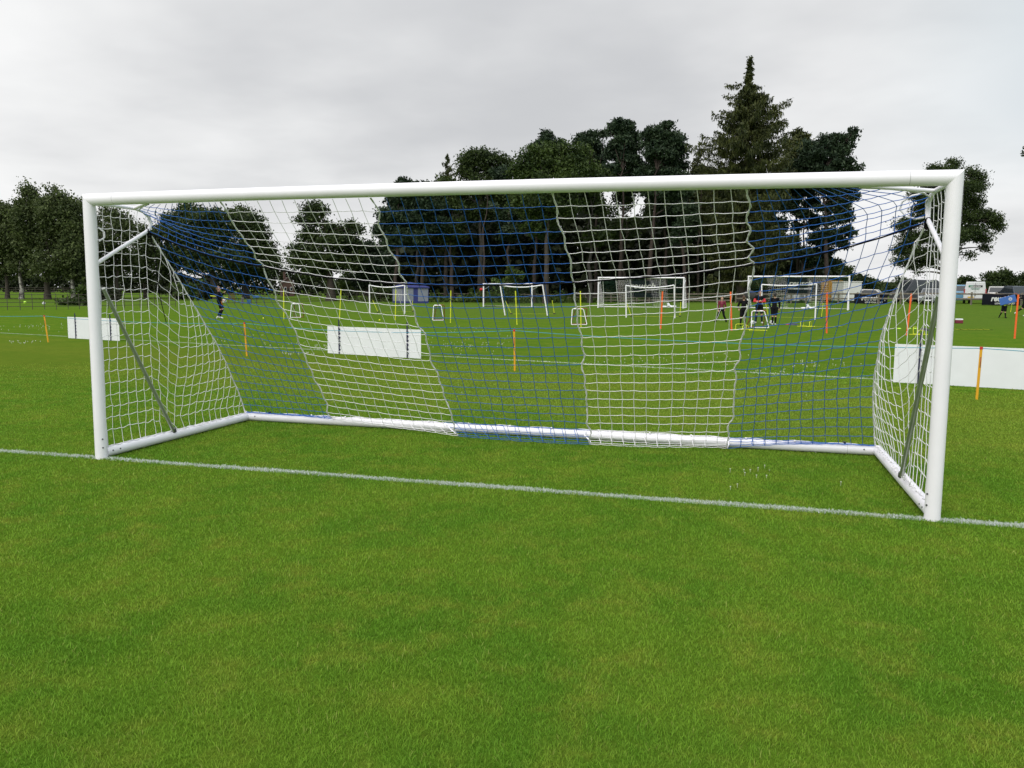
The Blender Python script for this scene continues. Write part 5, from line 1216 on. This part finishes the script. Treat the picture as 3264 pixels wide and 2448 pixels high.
for lab, u, D, vt, m, dr, kind in (('dark blue car cut off by the right edge of the photo', 3262, 78, 911, mat('dark_blue_paint', (.03, .04, .06), .3, .1, 1, coat=.3), .5, 0), ('pale car parked far behind the black banner', 2815, 96, 922, M_sil, 1.4, 0), ('pale blue-grey car right of the leaning orange pole, behind the fence', 2888, 98, 917, mat('pale_blue_paint', (.30, .36, .40), .35, .05, 1, coat=.3), math.pi+.3, 0), ('white car half hidden behind the white box trailer', 2770, 98, 921, M_vw, 1.2, 0)):
    p, rz = place(u, D); h = at(u, vt, D)[2]-p[2]; pr, rf = car_prof(h, 4.0); car = vehicle('parked_car', lab, 'car', p, rz+dr, pr, rf, 1.75, m)
    for s in (-1, 1): b = MB(); b.box((s*.68, -.02, h*.55), (.26, .08, h*.10)); b.build('tail_light', M_lamp, car, bevel=.02); b = MB(); b.box((s*.66, 3.98, h*.42), (.3, .1, .12)); b.build('headlight', M_head, car, bevel=.02)

# ------------------------------------------------------------------ people
M_skin = mat('skin', (.50, .29, .21), .55, .05); M_blk = mat('black_sportswear', (.008, .008, .010), .85, .15, 6, spec=.1); M_mar = mat('maroon_jacket', (.15, .010, .030), .7, .1, 5); M_redt = mat('red_sleeve', (.50, .02, .03), .7, .1, 5)
M_hairb = mat('brown_hair', (.07, .035, .018), .7, .2, 20); M_hairl = mat('light_brown_hair', (.19, .10, .045), .7, .2, 20); M_hairk = mat('black_hair', (.012, .010, .010), .6, .2, 20)
M_wshoe = mat('white_boot', (.6, .6, .6), .5, .1); M_hiviz = mat('hi_viz_bib', (.42, .50, .03), .6, .1); M_eye = mat('eye_dark', (.02, .015, .012), .3, .1); M_lip = mat('lips', (.35, .13, .11), .5, .05); M_strip = mat('white_stripe', (.7, .7, .7), .6, .05); M_ora = mat('orange_piping', (.7, .2, .02), .6, .05); M_shirt = mat('pale_blue_shirt', (.45, .55, .68), .7, .05)
def caps(b, p, q, r0, r1):
    p, q = np.array(p, float), np.array(q, float); d = (q-p); L_ = np.linalg.norm(d)+1e-6; d = d/L_; P = []; rr = []
    for t in (-1, -.7, -.35): P.append(p+d*r0*t); rr.append(r0*math.sqrt(max(.02, 1-t*t)))
    for t in (0, .33, .67, 1): P.append(p+(q-p)*t); rr.append(r0+(r1-r0)*t)
    for t in (.35, .7, 1): P.append(q+d*r1*t); rr.append(r1*math.sqrt(max(.02, 1-t*t)))
    b.tube(P, rr, 10)
def skinm(b, name, m, parent, vox, sm=3):
    o = b.build(name, m, parent, True); r_ = o.modifiers.new('remesh', 'REMESH'); r_.mode = 'VOXEL'; r_.voxel_size = vox; r_.use_smooth_shade = True
    if sm: s_ = o.modifiers.new('smooth', 'SMOOTH'); s_.iterations = sm; s_.factor = .5
    return o
DEF = dict(head=(0, 0, 1.63), neck=(0, .01, 1.46), chest=(0, .01, 1.28), belly=(0, .0, 1.08), pelvis=(0, .01, .95), shL=(-.19, .01, 1.42), shR=(.19, .01, 1.42), elL=(-.25, .02, 1.14), elR=(.25, .02, 1.14), haL=(-.25, -.05, .89), haR=(.25, -.05, .89), hiL=(-.095, .01, .92), hiR=(.095, .01, .92), knL=(-.10, -.01, .50), knR=(.10, -.01, .50), anL=(-.10, .02, .09), anR=(.10, .02, .09), toL=(-.11, -.15, .035), toR=(.11, -.15, .035), face=(0, -1, 0))
def person(label, u, v, vtop, pose, top, sleeves, legs, hair, socks=None, shoes=M_blk, shorts=True, turn=0.0, hold=None):
    """Local -Y looks at the viewer before turn; pose keys override the standing joints."""
    p = gp(u, v); H = top_of(u, vtop, p)[2]-p[2]; S = H/1.76; root = thing('person', label, 'person', p, facing(p)+turn)
    J = dict(DEF); J.update(pose); J = {k: np.array(q, float)*(1 if k == 'face' else S) for k, q in J.items()}
    fwd = J['face']/np.linalg.norm(J['face']); side = np.cross([0, 0, 1], fwd)
    b = MB(); hd = J['head']
    caps(b, J['neck'], hd-np.array([0, 0, .04*S]), .058*S, .055*S); b.ell(hd+np.array([0, 0, .015*S])-fwd*.012*S, (.076*S, .092*S, .115*S), 14, 10); b.ell(hd+fwd*.045*S-np.array([0, 0, .055*S]), (.05*S, .045*S, .055*S), 10, 8)
    b.tube([hd+fwd*.085*S+np.array([0, 0, .02*S]), hd+fwd*.112*S-np.array([0, 0, .015*S])], [.010*S, .016*S], 6)
    for s in (-1, 1): b.ell(hd+side*s*.079*S-np.array([0, 0, .005*S]), (.012*S, .022*S, .030*S), 8, 6)
    caps(b, J['chest'], J['neck']-np.array([0, 0, .06*S]), .13*S, .07*S); caps(b, J['belly'], J['chest'], .115*S, .13*S); caps(b, J['pelvis'], J['belly'], .125*S, .115*S)
    for s in 'LR':
        caps(b, J['neck']-np.array([0, 0, .05*S]), J['sh'+s], .05*S, .058*S); caps(b, J['sh'+s], J['el'+s], .052*S, .040*S); caps(b, J['el'+s], J['ha'+s], .040*S, .026*S)
        d = J['ha'+s]-J['el'+s]; d = d/np.linalg.norm(d); sd_ = np.cross(d, fwd); sd_ = sd_/(np.linalg.norm(sd_)+1e-6); pal = J['ha'+s]+d*.05*S
        caps(b, J['ha'+s], pal, .028*S, .034*S)
        for k, ln in enumerate((.060, .072, .078, .070)):
            st = pal+sd_*(k-1.5)*.021*S+d*.02*S; mid = st+d*ln*.55*S+fwd*.008*S; caps(b, st, mid, .0095*S, .009*S); caps(b, mid, st+d*ln*.9*S+fwd*.028*S, .009*S, .0075*S)
        caps(b, J['ha'+s]+d*.02*S-sd_*.024*S, pal-sd_*.05*S+fwd*.02*S, .012*S, .009*S)
        caps(b, J['pelvis'], J['hi'+s], .10*S, .098*S); caps(b, J['hi'+s], J['kn'+s], .088*S, .056*S); caps(b, J['kn'+s], (J['kn'+s]*.68+J['an'+s]*.32), .054*S, .058*S); caps(b, (J['kn'+s]*.68+J['an'+s]*.32), J['an'+s], .058*S, .036*S); caps(b, J['an'+s]-np.array([0, 0, .03*S]), J['to'+s], .040*S, .032*S)
    skinm(b, 'body', M_skin, root, .009*S+.0015, 1)
    g = .014*S
    b = MB(); caps(b, J['chest'], J['neck']-np.array([0, 0, .055*S]), .132*S+g, .070*S+g); caps(b, J['belly'], J['chest'], .118*S+g, .132*S+g); caps(b, J['pelvis']-np.array([0, 0, .0]), J['belly'], .13*S+g, .118*S+g)
    for s in 'LR': caps(b, J['neck']-np.array([0, 0, .06*S]), J['sh'+s], .055*S+g, .06*S+g); caps(b, J['sh'+s], J['sh'+s]*.45+J['el'+s]*.55, .054*S+g, .05*S+g)
    skinm(b, 'jacket', top, root, .016*S)
    for s in 'LR':
        b = MB(); caps(b, J['sh'+s]*.55+J['el'+s]*.45, J['el'+s], .054*S+g, .047*S+g); caps(b, J['el'+s], J['el'+s]*.1+J['ha'+s]*.9, .046*S+g, .032*S+g); skinm(b, 'sleeve', sleeves, root, .016*S)
    b = MB(); caps(b, J['pelvis'], J['pelvis']+np.array([0, 0, .04*S]), .135*S+g, .13*S+g)
    for s in 'LR':
        caps(b, J['pelvis'], J['hi'+s], .105*S+g, .103*S+g); caps(b, J['hi'+s], J['kn'+s] if not shorts else J['hi'+s]*.22+J['kn'+s]*.78, .096*S+g, (.062 if not shorts else .082)*S+g)
        if not shorts: caps(b, J['kn'+s], J['an'+s], .062*S+g, .046*S+g)
    skinm(b, 'shorts' if shorts else 'trousers', legs, root, .018*S)
    for s in 'LR':
        if socks is not None: b = MB(); k0 = J['kn'+s]*.86+J['an'+s]*.14; k1 = J['kn'+s]*.6+J['an'+s]*.4; caps(b, k0, k1, .058*S, .062*S); caps(b, k1, J['an'+s], .062*S, .042*S); skinm(b, 'sock', socks, root, .016*S)
        b = MB(); caps(b, J['an'+s]-np.array([0, 0, .035*S]), J['to'+s], .046*S, .040*S); caps(b, J['an'+s]-np.array([0, 0, .04*S])+(J['an'+s]-J['to'+s])*np.array([1, 1, 0])*.25, J['an'+s]-np.array([0, 0, .03*S]), .04*S, .046*S); skinm(b, 'shoe', shoes, root, .014*S)
    b = MB(); b.ell(hd+np.array([0, 0, .040*S])-fwd*.026*S, (.085*S, .090*S, .105*S), 14, 10); b.ell(hd-fwd*.06*S-np.array([0, 0, .01*S]), (.075*S, .055*S, .085*S), 12, 8); skinm(b, 'hair', hair, root, .016*S)
    for s in (-1, 1): b = MB(); b.ell(hd+fwd*.083*S+side*s*.032*S+np.array([0, 0, .012*S]), (.013*S, .010*S, .008*S), 8, 6); b.build('eye', M_eye, root, True)
    b = MB(); b.ell(hd+fwd*.088*S-np.array([0, 0, .048*S]), (.022*S, .010*S, .007*S), 8, 6); b.build('mouth', M_lip, root, True)
    return root, J, S, p
# walking boy in maroon
r_, J, S, p = person('boy in a maroon jacket and black trousers walking across the field', 2299, 1027, 947, dict(knL=(-.22, -.02, .52), anL=(-.36, .05, .12), toL=(-.46, -.05, .05), knR=(.15, -.04, .50), anR=(.34, .06, .09), toR=(.30, -.08, .04), hiL=(-.09, 0, .92), hiR=(.09, 0, .92), elR=(.26, .04, 1.14), haR=(.2, -.02, .90), elL=(-.24, .0, 1.14), haL=(-.22, -.06, .88)), M_mar, M_mar, M_blk, M_hairl, None, M_blk, False)
b = MB(); a, c, e_ = J['hiL'], J['knL'], J['anL']; b.tube([a+np.array([.02, -.115, 0])*S, c+np.array([.02, -.085, 0])*S, e_+np.array([.02, -.075, .03])*S], .018*S, 6); b.build('trouser_stripe', M_strip, r_, True)
b = MB(); b.ell(J['pelvis']+np.array([0, -.10, .01])*S, (.12*S, .06*S, .07*S), 12, 8); b.build('shirt_tail', M_shirt, r_, True)
# person in black seen from behind, with tracksuit
person('person in black seen from behind, next to the fourth seam of the net', 2368, 1039, 942, dict(face=(.2, 1, 0), toL=(-.12, .16, .035), toR=(.14, .15, .035), haL=(-.27, -.04, 1.0), elL=(-.31, .06, 1.16), elR=(.28, .0, 1.13), haR=(.2, -.1, .95), knL=(-.12, 0, .5), anL=(-.14, 0, .09)), M_blk, M_blk, M_blk, M_hairb, M_blk, M_blk, True)
# coach with red sleeves and folded arms
r_, J, S, p = person('man in black and red top standing with arms folded behind the rightmost rebounder', 2418, 1031, 926, dict(face=(-.35, -1, 0), elL=(-.27, -.06, 1.17), haL=(.0, -.22, 1.20), elR=(.28, -.06, 1.17), haR=(-.04, -.24, 1.16), toL=(-.18, -.14, .035), toR=(.20, -.13, .035), anL=(-.15, .02, .09), anR=(.16, .02, .09), knL=(-.13, -.01, .5), knR=(.14, -.01, .5)), M_blk, M_redt, M_blk, M_hairl, M_blk, M_wshoe, True)
q = at(2392, 940, dist(p)+1.2); b = MB(); b.ell((0, 0, 0), (.36, .10, .26), 18, 12, M=Matrix.Rotation(.25, 3, 'Y')); o = b.build('kit_disc', mat('dark_grey_cloth', (.035, .035, .035), .8, .2), None, True)
b2 = MB(); b2.tube([(0, 0, -float(q[2])), (0, .02, 0)], .02, 6); b2.build('pole', M_clip, o); o.location = q; tag(o, 'dark oval banner on a thin pole behind the man with folded arms', 'banner')
# standing figure in black, back turned
person('person in black with dark hair seen from behind, right of the rightmost rebounder', 2466, 1036, 933, dict(face=(-.2, 1, 0), toL=(-.10, .16, .035), toR=(.10, .16, .035), anL=(-.07, .0, .09), anR=(.08, .0, .09), knL=(-.075, 0, .5), knR=(.085, 0, .5), elL=(-.27, .03, 1.15), haL=(-.22, .12, 1.0), elR=(.26, .03, 1.14), haR=(.25, .05, .9)), M_blk, M_blk, M_blk, M_hairk, M_blk, M_wshoe, True)
# keeper jogging with a yellow pole, ball at his knee
r_, J, S, p = person('player in black with orange piping jogging sideways behind the left blue net', 700, 1016, 912, dict(face=(.9, -.3, 0), pelvis=(.02, .0, .95), chest=(0, .0, 1.28), hiL=(.02, .09, .92), hiR=(.03, -.09, .92), knL=(.10, .08, .52), anL=(-.08, .09, .16), toL=(-.14, .10, .04), knR=(.18, -.08, .56), anR=(.02, -.07, .12), toR=(.16, -.09, .04), shL=(.0, .18, 1.42), shR=(.01, -.18, 1.42), elR=(-.08, -.24, 1.16), haR=(.14, -.22, 1.04), elL=(.08, .24, 1.18), haL=(.26, .14, 1.40)), M_blk, M_blk, M_blk, M_hairl, M_blk, M_wshoe, True)
b = MB(); b.tube([J['hiR']+np.array([.07, -.09, .05])*S, J['hiR']*.5+J['knR']*.5+np.array([.06, -.07, 0])*S], .016*S, 6); b.build('orange_piping', M_ora, r_, True)
b = MB(); b.tube([J['shR']+np.array([.05, -.03, .06])*S, J['neck']+np.array([.05, -.03, -.02])*S], .018*S, 6); b.build('orange_collar', M_ora, r_, True)
q0 = at(670, 943, dist(p)+.0); q1 = at(726, 949, dist(p)+.35); b = MB(); b.tube([(0, 0, 0), q1-q0], .028, 8); o = b.build('training_pole', M_yel, None, True); o.location = q0; tag(o, 'yellow pole carried level at the jogging player\'s waist', 'pole')
q = at(714, 960, dist(p)-.1); ball('white and blue football at the knee of the jogging player', q, .13, M_ball)
# boy with the blue pad
r_, J, S, p = person('boy in black shorts and hi-viz bib carrying a blue pad on his shoulder', 3199, 1014, 944, dict(face=(.8, -.5, 0), knL=(-.14, 0, .52), anL=(-.30, .05, .16), toL=(-.34, -.04, .05), knR=(.08, 0, .50), anR=(.12, 0, .09), toR=(.20, -.1, .035), elR=(.30, -.05, 1.28), haR=(.24, -.12, 1.5), elL=(-.28, -.08, 1.30), haL=(-.2, -.14, 1.52)), M_hiviz, M_hiviz, M_blk, M_hairb, M_blk, M_blk, True)
A, B_ = at(3190, 963, dist(p)-.32), at(3234, 950, dist(p)-.32); c0 = (A+B_)/2; w = np.linalg.norm(B_-A); root = thing('training_pad', 'blue rectangular pad with a white round emblem carried by the boy in hi-viz', 'pad', c0, facing(c0)); root.rotation_euler = (0, -math.atan2(B_[2]-A[2], math.hypot(*(B_-A)[:2])), facing(c0))
M_pad = mat('blue_vinyl', (.035, .12, .40), .5, .06); b = MB(); b.box((0, 0, 0), (w, .16, w*.52)); b.build('pad_body', M_pad, root, bevel=.03)
b = MB(); b.tube([(w*.17, -.082, .03), (w*.17, -.087, .03)], w*.105, 20); b.build('emblem', M_let, root); b = MB(); b.tube([(w*.17, -.0875, .03), (w*.17, -.091, .03)], w*.07, 16); e_ = b.build('emblem_centre', M_pad, root); b = MB(); b.box((w*.17, -.093, .035), (w*.09, .006, w*.035)); b.build('emblem_mark', M_let, root)
q0 = at(3226, 967, dist(p)); q1 = at(3221, 995, dist(p)); b = MB(); b.tube([(0, 0, 0), q1-q0], .024, 8); o = b.build('training_pole', M_yel, None, True); o.location = q0; tag(o, 'short yellow pole hanging beside the boy with the blue pad', 'pole')
# player at the right edge, half out of the photo
person('player in black running at the right edge of the photo', 3264, 1008, 926, dict(face=(-.9, -.3, 0), hiL=(-.02, -.09, .92), hiR=(-.02, .09, .92), knL=(-.12, -.09, .56), anL=(-.46, -.08, .30), toL=(-.56, -.10, .20), knR=(.04, .09, .52), anR=(.12, .09, .09), toR=(-.04, .1, .035), elL=(-.14, -.25, 1.2), haL=(-.30, -.2, 1.25), elR=(.2, .2, 1.2), haR=(.1, .24, 1.02)), M_blk, M_blk, M_blk, M_hairk, M_blk, M_wshoe, True)
# corner flag style red and white marker by the far goal
p = gp(1513, 963); root = thing('slanting_pole', 'slanting yellow pole with a red and white cap left of the small far goal', 'pole', p); tp = top_of(1531, 925, p)
pole_between(p, tp, .05, mat('dull_yellow', (.45, .32, .03), .6, .1), 'shaft', root); b = MB(); b.ell(tp-p+np.array([.15, 0, .1]), (.28, .16, .2), 10, 7); b.build('red_cap', M_red, root, True)
